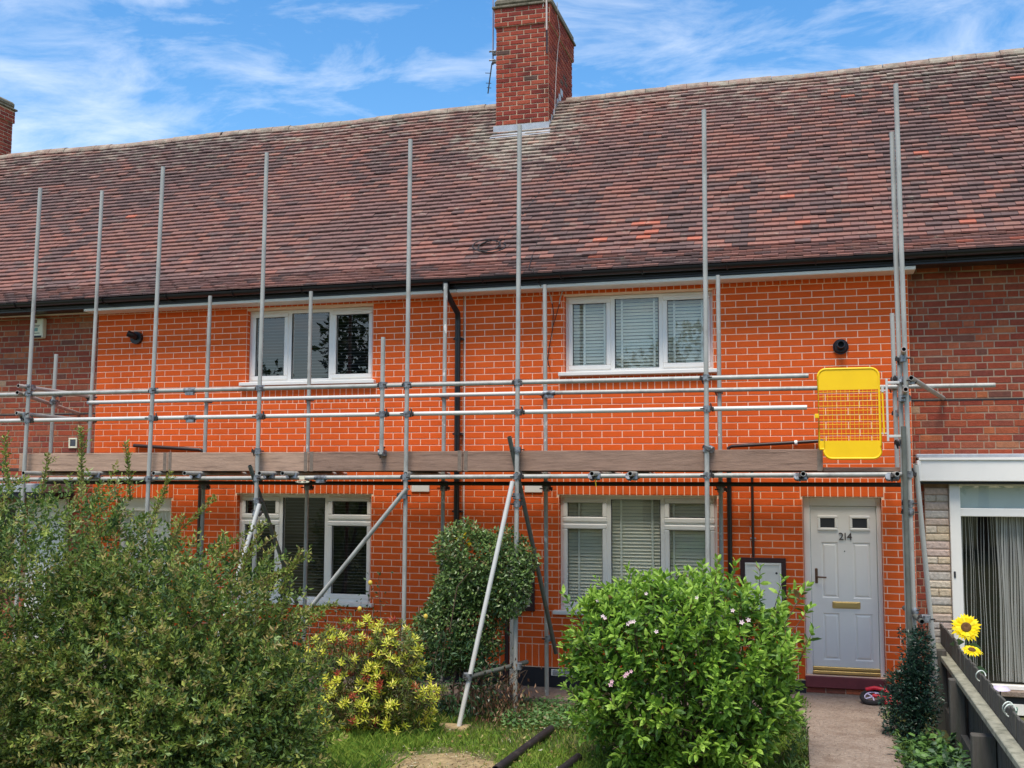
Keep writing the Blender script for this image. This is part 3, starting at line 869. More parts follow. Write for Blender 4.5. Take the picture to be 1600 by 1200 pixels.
def tile_color(x, s, rg):
    t = s / (NC * GAUGE)
    nz = N3(x * .62 + 3, s * .75 + 7) * .6 + N3(x * 1.9 + 31, s * 2.0 + 3) * .4
    nd = N4(x * .9 + 11, s * .55 + 2) * .6 + N4(x * 2.4 + 5, s * 1.8 + 9) * .4
    r = rg.random()
    right = min(max((x - 4.5) / 4, 0), 1)
    lich = max(0, (t - .90) / .10) * .3
    dch = math.hypot((x - 5.1) / .85, (s - 2.95) / .7)
    if dch < 1: lich = max(lich, .2)
    if r < lich: return rg.integers(18, 21)
    if 5.55 < x < 6.5 and s < 2.0 and rg.random() < .55: return rg.integers(12, 16)
    band = N3(x * .35 + 40, s * 9.0) - .5                    # runs of like tiles along a course
    dark = .05 + max(0, nd - .5 + band * .12) * 2.6
    r = rg.random()
    if r < dark: return rg.integers(12, 16)
    if rg.random() < .002 + .004 * right or (6.4 < x < 7.9 and .3 < s < 1.1 and rg.random() < .06): return rg.integers(16, 18)
    sal = .02 + .20 * right + max(0, nz - .5 + band * .15) * 2.2
    if rg.random() < sal: return rg.integers(8, 12)
    return int(np.clip(round(3.5 + (nz - .5) * -10 + band * 4 + rg.normal(0, 1.3)), 0, 7))

def roof_of(key):
    H = HOUSES[key]; x0, x1 = XR[key]
    # felt below the tiles
    mb = MB()
    nx = 24
    ss = [-.02, 2 * GAUGE, 5.2 * GAUGE] + [5.2 * GAUGE + (NC - 5.2) * GAUGE * i / 12 for i in range(1, 13)]
    def P(x, s):
        y, z, a = slope_pt(s); y += .012 * math.sin(a); z -= .012 * math.cos(a)
        return (x, y, z + rsag(x, y, z))
    for i in range(nx):
        for a, b in zip(ss, ss[1:]):
            u, v = x0 + (x1 - x0) * i / nx, x0 + (x1 - x0) * (i + 1) / nx
            mb.poly([P(u, a), P(v, a), P(v, b), P(u, b)])
    # rear slope and rear wall close the house behind
    yr, zr, _ = slope_pt(NC * GAUGE)
    mb.poly([(x0, yr, zr - .1), (x1, yr, zr - .1), (x1, yr * 2 + .4, 4.55), (x0, yr * 2 + .4, 4.55)])
    mb.poly([(x0, yr * 2, GZ), (x1, yr * 2, GZ), (x1, yr * 2, 4.7), (x0, yr * 2, 4.7)])
    for xe in ([x0] if key == 'L' else []) + ([x1] if key == 'R' else []):
        mb.poly([(xe, .11, GZ), (xe, yr * 2, GZ), (xe, yr * 2, 4.6), (xe, yr, zr - .1), (xe, .11, 4.7)])
    Rf = mb.build("roof", M['tile_bed'], H)
    rg = np.random.default_rng({'L': 21, 'A': 22, 'B': 23, 'R': 24}[key])
    T, ci = [], []
    nt = round((15 - -5) / TW); tw = 20.0 / nt
    for c in range(NC):
        s = c * GAUGE - .01
        for i in range(nt + 1):
            xc = -5 + (i + (.5 if c % 2 else 0)) * tw
            if not (x0 <= xc < x1): continue
            if 4.70 < xc < 5.50 and s > 3.0 + 0.35 and slope_pt(s)[0] > 2.45: continue
            y, z, a = slope_pt(s)
            a2 = slope_pt(s + .12)[2]
            tilt = a2 - math.radians(15.5 + rg.normal(0, .9))
            lift = .034 + rg.normal(0, .0012)
            yy, zzz = y - math.sin(a) * lift, z + math.cos(a) * lift
            yaw = rg.normal(0, .006)
            zs = zzz + rsag(xc, yy, zzz) + rg.normal(0, .0012)
            m = np.eye(4)
            ex = np.array([math.cos(yaw), math.sin(yaw) * math.cos(tilt), math.sin(yaw) * math.sin(tilt)])
            ey = np.array([-math.sin(yaw), math.cos(tilt), math.sin(tilt)])
            en = np.cross(ex, ey)
            m[:3, 0] = ex * (tw - .0035); m[:3, 1] = ey * .15; m[:3, 2] = en * .020
            m[:3, 3] = (xc, yy + rg.normal(0, .0025), zs)
            T.append(m); ci.append(tile_color(xc, s, rg))
    T = np.array(T)
    pr = np.linalg.norm(T[:, :3, 3] - CAMV, axis=1) + np.where((T[:, 0, 3] > 11.3) | (T[:, 0, 3] < -3.2), 9, 0)
    pieces("roof_tile", Rf, TILE, T, (ci, TP), M['tile'], 300, "roof_tiling", pr)
    # ridge tiles, half-round
    rgd = np.random.default_rng(77)
    xs = x0 + .01; L = .292
    proto = []
    n = 8
    for e in (0, 1):
        for q in range(n + 1):
            t = PI * q / n; proto.append((e, -math.cos(t), math.sin(t) * .85))
    for e in (0, 1):
        for q in range(n + 1):
            t = PI * q / n; proto.append((e, -math.cos(t) * .84, math.sin(t) * .7))
    pf = [(q, q + 1, n + 1 + q + 1, n + 1 + q) for q in range(n)]
    b = 2 * (n + 1)
    pf += [(q, q + 1, b + q + 1, b + q) for q in range(n)] + [(n + 1 + q, n + 2 + q, b + n + 2 + q, b + n + 1 + q) for q in range(n)]
    pf += [(0, n + 1, b + n + 1, b), (n, 2 * n + 1, b + 2 * n + 1, b + n)]
    T = []
    while xs < x1 - .05:
        if not (4.6 < xs < 5.36):
            y, z, _ = slope_pt(NC * GAUGE + .02)
            m = np.eye(4); m[:3, 0] = (L - .006, 0, rgd.normal(0, .003) + L * .0107); m[:3, 1] = (0, .135, 0); m[:3, 2] = (0, 0, .135)
            m[:3, 3] = (xs, y + .02, z - .055 + rsag(xs, y, z) + rgd.normal(0, .003)); T.append(m)
        xs += L
    pieces("ridge_tile", Rf, (proto, pf), np.array(T), (np.zeros(len(T), int), [(.3, .2, .17)]), M['ridge'])
    return Rf
ROOF = {k: roof_of(k) for k in 'LABR'}

# gutters, fascia, white trim, downpipe
def gutters():
    for key in 'LABR':
        H = HOUSES[key]; x0, x1 = XR[key]
        g = MB(); n = 8
        def gp(x, t, r): return (x, -.372 - math.cos(t) * r, 4.575 - math.sin(t) * r + (x - 5) * .0062)
        for (xa, xb) in ((x0, (x0 + x1) / 2), ((x0 + x1) / 2, x1)):
            for q in range(n):
                t0, t1 = PI * q / n, PI * (q + 1) / n
                g.poly([gp(xa, t0, .052), gp(xb, t0, .052), gp(xb, t1, .052), gp(xa, t1, .052)], 0, None, True)
                g.poly([gp(xa, t0, .047), gp(xb, t0, .047), gp(xb, t1, .047), gp(xa, t1, .047)], 0, None, True)
        G = g.build("gutter", M['black'], H)
        x = x0 + .35
        while x < x1 - .1:
            br = MB(); zc = 4.575 + (x - 5) * .0062
            br.tube([(x, -.372 - math.cos(PI * q / 8) * .058, zc - math.sin(PI * q / 8) * .058) for q in range(9)], .008, 6)
            br.box(x - .012, x + .012, -.318, -.24, zc - .062, zc - .03)
            br.build("gutter_bracket", M['black'], G); x += .92
        f = MB(); f.box(x0 + .001, x1 - .001, -.30, -.28, 4.50, 4.60); f.box(x0 + .001, x1 - .001, -.279, .10, 4.585, 4.60); f.box(x0 + .001, x1 - .001, -.279, -.03, 4.475, 4.584)
        f.warp(lambda x, y, z: (x, y, z + (x - 5) * .0062)).build("fascia", M['black'], H)
    for key, (a, b) in (('A', (-.03, 5.028)), ('B', (5.032, 10.06))):
        t = MB(); t.box(a, b, -.27, .0, 4.412, 4.452, bev=.006)
        t.warp(lambda x, y, z: (x, y, z + .0045 * x)).build("soffit_trim", M['pvc'], HOUSES[key])
    t = MB(); t.box(-5, -.035, .02, .1, 4.44, 4.52, bev=.005); t.build("soffit_trim", M['meterold'], HL)
    d = MB(); X = 4.985
    d.tube([(X - .05, -.372, 4.52), (X - .05, -.36, 4.44), (X - .02, -.22, 4.31), (X, -.085, 4.22), (X, -.075, 4.12), (X, -.075, .0)], .034, 12)
    d.tube([(X - .05, -.372, 4.54), (X - .05, -.371, 4.44)], .042, 12)
    D = d.build("downpipe", M['black'], HA)
    for z in (3.92, 2.8, 1.9, .9):
        c = MB(); c.tube([(X, -.075, z - .015), (X, -.075, z + .015)], .041, 12); c.box(X - .058, X + .058, -.07, -.002, z - .01, z + .01); c.build("pipe_clip", M['black'], D)
    MB().box(5.046, 5.058, -.012, .003, .16, 4.45).build("corner_bead", M['pvc'], HB)
gutters()

# wall fittings on the orange fronts
def fittings():
    v = MB(); c = (9.30, 3.70)
    v.tube([(c[0], -.002, c[1]), (c[0], -.02, c[1])], .082, 24); v.tube([(c[0], -.02, c[1]), (c[0], -.045, c[1])], .072, 24, r1=.062)
    v.tube([(c[0], -.04, c[1]), (c[0], -.17, c[1] + .01)], .04, 18, hollow=True)
    v.build("flue_terminal", [M['black'], M['tubein']], HB)
    v = MB(); c = (.60, 4.08)
    v.tube([(c[0], -.002, c[1]), (c[0], -.05, c[1])], .082, 24); v.tube([(c[0], -.05, c[1] + .01), (c[0] - .01, -.11, c[1] + .025), (c[0] - .05, -.15, c[1] + .045)], .042, 16, hollow=True)
    v.build("flue_terminal", [M['black'], M['tubein']], HA)
    p = MB(); p.tube([(.62, -.035, 2.69), (.72, -.035, 2.684), (1.57, -.035, 2.632), (1.605, -.035, 2.62), (1.605, -.035, 2.55)], .024, 10); p.build("waste_pipe", M['brownpipe'], HA)
    p = MB(); p.tube([(1.60, -.035, 2.549), (1.60, -.035, .02)], .03, 10); p.build("waste_pipe", M['brownpipe'], HA)
    p = MB(); p.tube([(8.10, -.035, 2.55), (8.10, -.035, 2.62), (8.135, -.035, 2.638), (9.10, -.035, 2.69)], .02, 10); p.build("waste_pipe", M['brownpipe'], HB)
    MB().tube([(8.80, -.035, 2.671), (8.83, -.035, 2.673)], .027, 10).build("pipe_collar", M['pvc'], HB)
    p = MB(); p.tube([(8.10, -.035, 2.549), (8.10, -.035, .02)], .026, 10); p.build("waste_pipe", M['black'], HB)
    p = MB(); p.tube([(8.345, -.018, 2.6), (8.345, -.018, 1.44)], .014, 8); q = p.build("meter_pipe", M['brownpipe'], HB)
    MB().box(8.315, 8.375, -.02, 0, 1.635, 1.65).build("pipe_clip", M['lead'], q)
    # meter cupboards
    def meter(x0, x1, z0, z1, H, m):
        b = MB(); frame_rect(b, x0, x1, z0, z1, .05, -.03, .002, .004)
        B = b.build("meter_cupboard", M['meterfr'], H)
        d = MB(); d.box(x0 + .045, x1 - .045, -.022, 0, z0 + .045, z1 - .05, bev=.004); frame_rect(d, x0 + .05, x1 - .05, z0 + .05, z1 - .055, .022, -.034, -.02, .004)
        d.build("meter_door", m, B)
        MB().tube([(x1 - .1, -.026, z1 - .16), (x1 - .1, -.02, z1 - .16)], .012, 10).build("lock", M['seal'], B)
    meter(8.205, 8.685, .83, 1.435, HB, M['meter']); meter(5.53, 5.905, .78, 1.42, HB, M['meterold'])
    MB().box(5.617, 5.66, -.03, 0, -.05, .775, bev=.003).build("conduit", M['meterold'], HB)
    MB().box(5.555, 5.60, -.02, 0, -.05, .775).build("conduit", M['meterfr'], HB)
    for H, a, b in ((HA, 4.40, 4.625), (HB, 5.785, 5.995)):
        v = MB(); v.box(a, b, -.018, .001, 2.12, 2.215, bev=.006); V = v.build("wall_vent", M['pvc'], H)
    v = MB(); v.box(6.10, 6.35, -.024, -.013, .075, .145, bev=.003); V = v.build("airbrick", M['pvc'], HB)
    for i in range(4): MB().box(6.12, 6.33, -.0265, -.0235, .085 + i * .014, .092 + i * .014).build("louvre", M['slat_d'], V)
fittings()

# ------------------------------------------------------------------ chimneys
def chimney(H, x0, x1, y0, y1, zb, zc, zt, shadow_label=None):
    j, ch, bw = .014, .0688, .205
    zc = zb + ch * round((zc - zb) / ch)
    mb = MB(); mb.box(x0 + .004, x1 - .004, y0 + .004, y1 - .004, zb, zt)
    mb.box(x0 - .021, x1 + .021, y0 - .021, y1 + .021, zc, zt - .002)
    C = mb.build("chimney", M['stackmortar'], H)
    pal = [lin(*q) for q in ((152, 70, 54), (144, 63, 50), (158, 76, 58), (136, 60, 51), (122, 54, 46), (164, 82, 62), (98, 74, 66))]
    wts = np.array([6, 6, 5, 4, 3, 3, .4]); wts /= wts.sum()
    rg = np.random.default_rng(int(abs(x0) * 100))
    T, ci = [], []
    k = 0; z = zb
    while z + ch <= zt + .02:
        e = .024 if z >= zc - .01 else 0.0
        c, d = z + j / 2, min(z + ch - j / 2, zt - .004)
        for face in range(4):
            a0, a1 = ((x0 - e, x1 + e) if face in (0, 2) else (y0 - e, y1 + e))
            x = a0 - (0 if k % 2 else bw / 2)
            while x < a1:
                a, b = max(x, a0) + j / 2, min(x + bw, a1) - j / 2
                if b - a > .03:
                    pr = .006 + rg.uniform(0, .003); m = np.eye(4)
                    if face == 0: m = S4(a, y0 - e + .003, c, b - a, pr, d - c)
                    elif face == 1:
                        m[:3, 0] = (0, b - a, 0); m[:3, 1] = (-pr, 0, 0); m[:3, 2] = (0, 0, d - c); m[:3, 3] = (x1 + e - .003, a, c)
                    elif face == 2:
                        m[:3, 0] = (-(b - a), 0, 0); m[:3, 1] = (0, -pr, 0); m[:3, 2] = (0, 0, d - c); m[:3, 3] = (b, y1 + e - .003, c)
                    else:
                        m[:3, 0] = (0, -(b - a), 0); m[:3, 1] = (pr, 0, 0); m[:3, 2] = (0, 0, d - c); m[:3, 3] = (x0 - e + .003, b, c)
                    T.append(m); ci.append(rg.choice(len(pal), p=wts))
                x += bw
        z += ch; k += 1
    pieces("brick", C, brick_proto(.03, .08), np.array(T), (ci, pal), M['stack'], 300, "brickwork",
           np.array([np.linalg.norm(t[:3, 3] - CAMV) - (1.0 if abs(t[1, 3] - y0) < .04 else 0) + (5 if t[0, 3] < x0 + .01 and abs(t[1, 0]) > 0 else 0) for t in T]))
    cp = MB(); cp.box(x0 - .055, x1 + .055, y0 - .055, y1 + .055, zt, zt + .035, bev=.008); cp.box(x0 - .03, x1 + .03, y0 - .03, y1 + .03, zt + .036, zt + .16, bev=.04)
    cp.build("chimney_cap", M['cement'], C)
    return C
CB = chimney(HB, 4.712, 5.488, 2.40, 3.95, 6.9, 8.77, 9.03)
CL = chimney(HL, -5.69, -4.9, 2.40, 3.95, 6.9, 8.66, 8.92)
# lead flashing at the foot and stepped up the side
f = MB()
f.box(4.68, 5.50, 2.375, 2.392, 7.17, 7.30); f.poly([(4.68, 2.376, 7.19), (5.52, 2.376, 7.20), (5.54, 2.25, 7.095), (4.66, 2.25, 7.085)])
for i in range(7):
    y = 2.42 + i * .115; z = 7.24 + i * .115 * 1.02
    f.box(5.489, 5.502, y, y + .13, z, z + .10)
f.build("lead_flashing", M['lead'], HB)

# aerial on the stack
a = empty("tv_aerial", (4.62, 2.5, 8.0), "thin aerial mast clamped on the left side of the tall chimney", "aerial")
MB().tube([(4.632, 2.5, 8.26), (4.632, 2.5, 9.9)], .0125, 8).build("mast", M['alu'], a)
b = MB(); b.box(4.625, 4.712, 2.47, 2.53, 8.40, 8.46, bev=.006); b.box(4.625, 4.712, 2.47, 2.53, 8.28, 8.32, bev=.006); b.tube([(4.59, 2.45, 8.44), (4.68, 2.45, 8.44)], .012, 6); b.tube([(4.59, 2.45, 8.31), (4.68, 2.45, 8.31)], .012, 6)
b.build("bracket", M['clamp'], a)
b = MB(); b.tube([(4.625, 2.48, 8.28), (4.60, 2.46, 8.05), (4.575, 2.45, 7.82)], .009, 6)
for z, w in ((8.12, .07), (7.97, .06), (7.9, .045)): b.tube([(4.60 - w, 2.46, z + .012), (4.60 + .02, 2.46, z)], .005, 6)
b.build("boom", M['seal'], a)
a = empty("satellite_pole", (5.45, 2.36, 8.3), "pale pole fixed on the right front edge of the tall chimney", "pole")
MB().tube([(5.475, 2.33, 8.62), (5.475, 2.33, 9.7)], .013, 8).build("pole_upper", M['cable_lt'], a)
MB().tube([(5.475, 2.345, 8.28), (5.475, 2.345, 8.62)], .013, 8).build("pole_lower", M['oldbrick'] if False else M['brownpipe'], a)
tag(MB().tube([(5.42, 2.36, 9.3), (5.42, 2.365, 8.98)], .006, 6).build("loose_wire", M['cable_lt']), "short pale wire end hanging over the front of the chimney cap", "wire")
tag(MB().tube([(5.53, 2.75, 9.2), (5.525, 2.8, 9.0), (5.525, 2.95, 8.8), (5.50, 2.95, 8.66), (5.505, 2.8, 8.2), (5.505, 2.7, 7.6), (5.51, 2.62, 7.35)], .006, 6).build("aerial_cable", M['cable_lt']),
    "pale cable running down the right side of the tall chimney", "cable")
# cables lying on the roof slope
def onroof(x, s, lift=.035):
    y, z, aa = slope_pt(s); y -= math.sin(aa) * lift; z += math.cos(aa) * lift
    return (x, y, z + rsag(x, y, z))
pts = [onroof(5.98, 3.6), onroof(5.9, 3.0), onroof(5.72, 2.2), onroof(5.55, 1.5), onroof(5.42, 1.05), onroof(5.36, .88)]
cx, cs = 5.33, .78
loop = [onroof(cx + .155 * math.sin(t) - .01 * t, cs + .115 * math.cos(t), .04 + .004 * t) for t in np.linspace(0, 4.2 * PI, 46)]
tag(MB().tube(pts + loop + [onroof(5.1, .86)], .0075, 6).build("coiled_cable", M['cable']), "black cable coiled in a loop low on the tiled roof", "cable")
pts = [onroof(6.02, 3.7), onroof(6.0, 2.8), onroof(5.95, 1.9), onroof(5.86, 1.1), onroof(5.84, .6), onroof(5.9, .1, .05), (5.99, -.42, 4.62), (6.04, -.3, 4.47), (6.05, -.03, 4.40)]
tag(MB().tube(pts, .005, 6).build("roof_cable", M['cable']), "thin dark cable running down the roof to the gutter", "cable")
c = MB(); c.tube([(6.07, -.02, 4.46), (6.10, -.02, 4.36), (6.115, -.02, 4.30)], .007, 6, 1); c.tube([(6.32, -.1, 4.46), (6.24, -.03, 4.44), (6.21, -.02, 4.36), (6.20, -.02, 4.29)], .007, 6, 1)
c.tube([(6.115, -.02, 4.30), (6.13, -.02, 4.2), (6.12, -.02, 4.0), (6.08, -.02, 3.8), (6.06, -.02, 3.66), (6.075, -.02, 3.58), (6.09, -.02, 3.56)], .005, 6); c.tube([(6.20, -.02, 4.29), (6.16, -.02, 4.15), (6.12, -.02, 4.02)], .004, 6)
tag(c.build("hanging_cable", [M['cable'], M['cable_lt']]), "loose black cable dangling beside the upper window with blinds", "cable")

# ------------------------------------------------------------------ scaffold
TR = 0.0232
SCF = empty("scaffold", (5, -0.9, GZ), "galvanised tube scaffold with timber toe boards along the orange house fronts", "scaffold")
def tube(name, a, b, m='galv', hollow=True, label=None, r=TR):
    o = MB().tube([a, b], r, 14, hollow=hollow).build(name, [M[m], M['tubein']], SCF)
    if label: o["label"] = label
    return o
YO, YI = -1.47, -0.47
def std(xb, xt, zt, y=YO, zb=GZ, zr=(2.3, 5.9), m='galv'):
    k = (xt - xb) / (zr[1] - zr[0])
    tube("standard", (xb + (zb - zr[0]) * k, y, zb), (xb + (zt - zr[0]) * k, y, zt), m)
    b = MB().box(xb - .07 + (zb - zr[0]) * k, xb + .07 + (zb - zr[0]) * k, y - .07, y + .07, zb - .004, zb + .006) if zb < 0 else None
    if b: b.build("base_plate", M['clamp'], SCF)
for xb, xt, zt in ((.163, .228, 5.70), (1.82, 1.88, 5.83), (3.165, 3.195, 5.89), (4.89, 4.90, 5.90), (6.092, 6.113, 5.95), (7.998, 8.015, 5.94), (9.84, 9.824, 6.03)):
    std(xb, xt, zt)
tube("standard", (9.80, -1.415, GZ), (9.78, -1.415, 5.58), 'galv')
tube("standard", (9.795, -1.54, GZ), (9.797, -1.54, 2.765), 'galv_dark', label="dark short tube end standing by the right corner")
for xb, xt, zt in ((1.907, 1.937, 4.497), (3.271, 3.276, 4.493), (4.956, 4.972, 4.507), (6.148, 6.13, 4.44), (8.044, 8.05, 4.455)):
    std(xb, xt, zt, YI, m="galv_splash")
std(.30, .355, 5.91, -.5, 2.395, (2.7, 5.9)); std(.02, .046, 3.79, -.85, 2.395, (2.6, 3.8)); std(9.81, 9.80, 3.975, YI, 2.29, (2.3, 4))
tube("standard", (4.615, -1.475, 2.53), (4.618, -1.475, 3.77))
def lz(x): return 2.255 + .0072 * x
for a, b in ((-.95, 3.9), (3.905, 9.87)):
    tube("ledger", (a, -1.42, lz(a)), (b, -1.42, lz(b)))
tube("ledger", (-.3, -.517, 2.219), (5.3, -.517, 2.223), 'galv_shaded'); tube("ledger", (5.31, -.517, 2.223), (9.93, -.517, 2.227), 'galv_shaded')
tube("guard_rail", (-.95, -1.42, 3.25), (2.28, -1.42, 3.256)); tube("guard_rail", (2.285, -1.42, 3.256), (8.965, -1.42, 3.264))
tube("guard_rail", (-.95, -1.42, 2.94), (2.30, -1.42, 2.95), 'galv_bright'); tube("guard_rail", (2.305, -1.42, 2.95), (8.945, -1.42, 2.961), 'galv_bright')
tube("guard_rail", (.27, -.517, 3.212), (6.2, -.517, 3.222), 'galv_bright'); tube("guard_rail", (6.205, -.517, 3.222), (10.745, -.517, 3.214))
tube("return_rail", (.14, -1.6, 3.335), (.29, -.40, 3.29), 'galv_rust', label="pinkish end rail at the left return")
tube("return_rail", (.10, -1.56, 3.02), (.27, -.40, 2.99), 'galv')
tube("wall_tie", (.08, -1.54, 3.263), (-.33, .098, 3.122), 'galv_rust')
tube("return_rail", (9.815, -1.62, 3.47), (9.86, -.40, 3.32), 'galv_rust'); tube("return_rail", (9.82, -1.62, 3.10), (9.84, -.40, 2.95), 'galv_rust')
tube("wall_tie", (9.875, -1.56, 3.21), (10.325, .098, 3.137), 'galv')
for x in (.36, 1.14, 1.9, 2.43, 3.33, 3.60, 4.9, 6.1, 6.915, 7.29, 8.00, 8.90, 9.72):
    near = -1.72 if x not in (1.9, 4.9, 6.1, 8.00) else -1.50
    tube("transom", (x, near, 2.328), (x, -.12, 2.328), 'galv')
tube("raker", (6.062, -1.525, 2.25), (5.672, -2.03, -.10), 'galv_bright', label="bright raking tube footed on the lawn")
tube("raker", (3.235, -1.525, 2.0), (2.84, -2.03, -.10), 'galv_bright')
tube("raker", (9.905, -1.415, 2.42), (10.125, -.70, -.10), 'galv_bright')
tube("brace", (6.028, -1.53, 2.70), (6.275, -.525, .405), 'galv_dark', label="dark brace crossing from outer to inner standard")
tube("brace", (3.108, -1.53, 2.41), (3.20, -.525, .83), 'galv_dark')
tube("brace", (4.93, -1.52, 2.18), (3.35, -1.54, .32), 'galv')
tube("brace_tie", (5.735, -1.95, .365), (6.15, -1.27, .425), 'galv_dark'); tube("brace_tie", (9.885, -1.80, 1.03), (9.80, -1.0, 1.06), 'galv_dark')
# couplers: a collar round each of two tubes with bolt stubs, sharing one mesh
cb = MB()
cb.tube([(0, 0, -.027), (0, 0, .027)], .031, 10); cb.tube([(-.027, .05, 0), (.027, .05, 0)], .031, 10)
cb.box(-.02, .02, .018, .036, -.02, .02); cb.tube([(.02, -.035, .0), (.052, -.03, .0)], .007, 6, 1); cb.tube([(-.052, .03, .024), (-.03, .03, -.05)], .007, 6, 1)
cb.box(-.06, -.03, .015, .04, -.016, .012, 1)
proto_c = cb.build("coupler", [M['clamp'], M['boltm']]); proto_c.parent = SCF
first = True
def coupler(x, y, z, rz=0, ry=0):
    global first
    o = proto_c if first else proto_c.copy()
    if not first: COL.objects.link(o); o.parent = SCF
    first = False
    off = wloc(SCF); o.location = (x - off.x, y - off.y, z - off.z); o.rotation_euler = (0, ry, rz); o.scale = (1.12, 1.12, 1.12)
for xb in (.175, 1.83, 3.17, 4.892, 6.098, 8.003):
    coupler(xb, YO, 3.255 + .001 * xb); coupler(xb, YO, 2.943 + .002 * xb, 0, PI)
for xb in (.155, 1.818, 3.162, 4.888, 6.09, 7.997, 9.84): coupler(xb, YO, lz(xb), 0, PI if xb > 5 else 0)
for xb in (.31, 1.916, 3.272, 4.962, 6.142, 8.047, 9.805): coupler(xb, YI, 3.217, 0)
for xb in (1.905, 3.271, 4.956, 6.148, 8.044): coupler(xb, YI, 2.22, 0); coupler(xb, YI, 2.17, 0, PI)
coupler(4.616, -1.475, 3.262); coupler(4.616, -1.475, 2.955, 0, PI); coupler(4.61, -1.46, 2.545, 0, PI / 2)
for x in (1.14, 2.43, 3.33, 3.60, 6.915, 7.29, 8.90, 9.72): coupler(x, -1.45, 2.30, PI / 2, 0.3)
for p in ((3.165, YO, 2.035), (3.165, YO, 1.90), (6.092, YO, 2.10), (6.092, YO, 2.02), (9.84, YO, 2.06), (9.84, YO, 1.98), (4.885, -1.50, 2.10), (5.74, -1.94, .37), (6.11, -1.46, .41),
          (9.93, -1.75, 1.05), (9.85, -1.47, 1.08), (6.17, YI, .55), (9.82, -1.47, 3.40), (9.80, -1.47, 3.03), (9.83, -.47, 3.30), (9.83, -.47, 2.95), (9.88, -1.46, 3.19), (.17, -1.47, 3.33), (.14, -1.47, 3.0),
          (.30, -.48, 3.28), (.29, -.48, 2.99), (.03, -.85, 3.2), (.05, -.85, 3.3), (3.17, YO, 2.57), (6.1, YO, 2.57), (8.0, YO, 2.57), (9.80, -1.42, 2.62), (9.80, -1.42, 3.2)):
    coupler(*p, rz=random.uniform(-1, 1), ry=random.choice((0, PI, .4, -.5)))
for x, y, z in ((2.28, -1.42, 3.256), (2.30, -1.42, 2.95), (3.9, -1.42, lz(3.9)), (6.2, -.517, 3.222)):
    MB().tube([(x - .07, y, z), (x + .07, y, z)], TR + .006, 12).box(x - .05, x + .05, y - .02, y + .02, z - .055, z - .02).build("sleeve_coupler", M['clamp'], SCF)
MB().box(3.66, 3.72, -1.449, -1.441, lz(3.7) - .02, lz(3.7) + .02).build("tube_band", M['cream'], SCF)
tg = MB()
tg.poly([(3.62 + .075 + .085 * math.cos(t), -1.448, lz(3.7) - .042 + .013 * math.sin(t)) for t in np.linspace(0, 2 * PI, 18)[:-1]])
tg.build("oval_tag", M['cream'], SCF)
for dx in (-.03, .03): MB().box(3.695 + dx - .016, 3.695 + dx + .016, -1.4495, -1.4485, lz(3.7) - .047, lz(3.7) - .037).build("tag_mark", M['digit'], SCF)
MB().tube([(6.90, -1.45, 2.33), (6.90, -1.455, 2.24), (6.905, -1.455, 2.20)], .006, 6).build("yellow_cable_tie", M['yellow'], SCF)
# boards
for i, y in enumerate((-1.352, -1.142, -.932, -.722, -.435)):
    for a, b in ((-.55, 3.2), (3.205, 6.9), (6.905, 9.9)):
        MB().box(a + random.uniform(0, .06), b, y, y + .204, 2.353, 2.388, bev=.004).build("deck_board", M['deck'], SCF)
for a, b, m, z in ((.02, 2.0, 'board', 2.352), (2.003, 3.735, 'board', 2.354), (3.74, 5.485, 'board2', 2.356), (5.49, 9.08, 'board2', 2.358)):
    t = MB(); t.box(a, b, -1.393, -1.357, z, z + .204, bev=.004)
    tilt = {.02: .002, 2.003: -.0015, 3.74: .0022, 5.49: .0012}[a]
    TB = t.warp(lambda x, y_, z_, c_=(a + b) / 2, k_=tilt: (x, y_, z_ + (x - c_) * k_)).build("toe_board", M[m], SCF)
    for e in (a + .012, b - .052):
        if e > .1: MB().box(e, e + .04, -1.3955, -1.3545, z - .004 + (e - (a + b) / 2) * tilt, z + .209 + (e - (a + b) / 2) * tilt, bev=.001).build("end_hoop", M['hoop'], TB)
MB().box(9.081, 9.86, -1.36, -1.325, 2.352, 2.392, bev=.004).build("toe_board", M['board2'], SCF)
# yellow ladder access gate
gt = MB(); yg = -1.47
def rrect(mb, x0, x1, z0, z1, y0, y1, rad, corners):
    pts = []
    for (cx, cz, a0, on) in ((x1, z1, 0, corners[0]), (x0, z1, 90, corners[1]), (x0, z0, 180, corners[2]), (x1, z0, 270, corners[3])):
        if on:
            ox, oz = (cx - rad if cx == x1 else cx + rad), (cz - rad if cz == z1 else cz + rad)
            for k in range(7):
                t = math.radians(a0 + k * 15); pts.append((ox + rad * math.cos(t), oz + rad * math.sin(t)))
        else: pts.append((cx, cz))
    mb.poly([(x, y0, z) for x, z in pts][::-1]); mb.poly([(x, y1, z) for x, z in pts])
    for k in range(len(pts)):
        a, b = pts[k], pts[(k + 1) % len(pts)]
        mb.poly([(a[0], y0, a[1]), (b[0], y0, b[1]), (b[0], y1, b[1]), (a[0], y1, a[1])])
G = MB()
r = .011
arc = lambda cx, cz, a0, a1: [(cx + .072 * math.cos(math.radians(t)), yg, cz + .072 * math.sin(math.radians(t))) for t in np.linspace(a0, a1, 7)]
G.tube([(9.093, yg, 2.56)] + [(9.053, yg, 2.562), (9.050, yg, 2.6)] + arc(9.122, 3.245, 180, 90) + arc(9.525, 3.245, 90, 0) + [(9.600, yg, 2.6)] + arc(9.53, 2.545, 0, -90) + arc(9.165, 2.545, -90, -180) + [(9.093, yg, 2.56)], r, 8)
GA = G.build("access_gate", M['yellow'], SCF)
p = MB(); rrect(p, 9.056, 9.593, 3.118, 3.312, yg - .004, yg + .004, .066, (1, 1, 0, 0)); p.build("gate_panel", M['yellow'], GA)
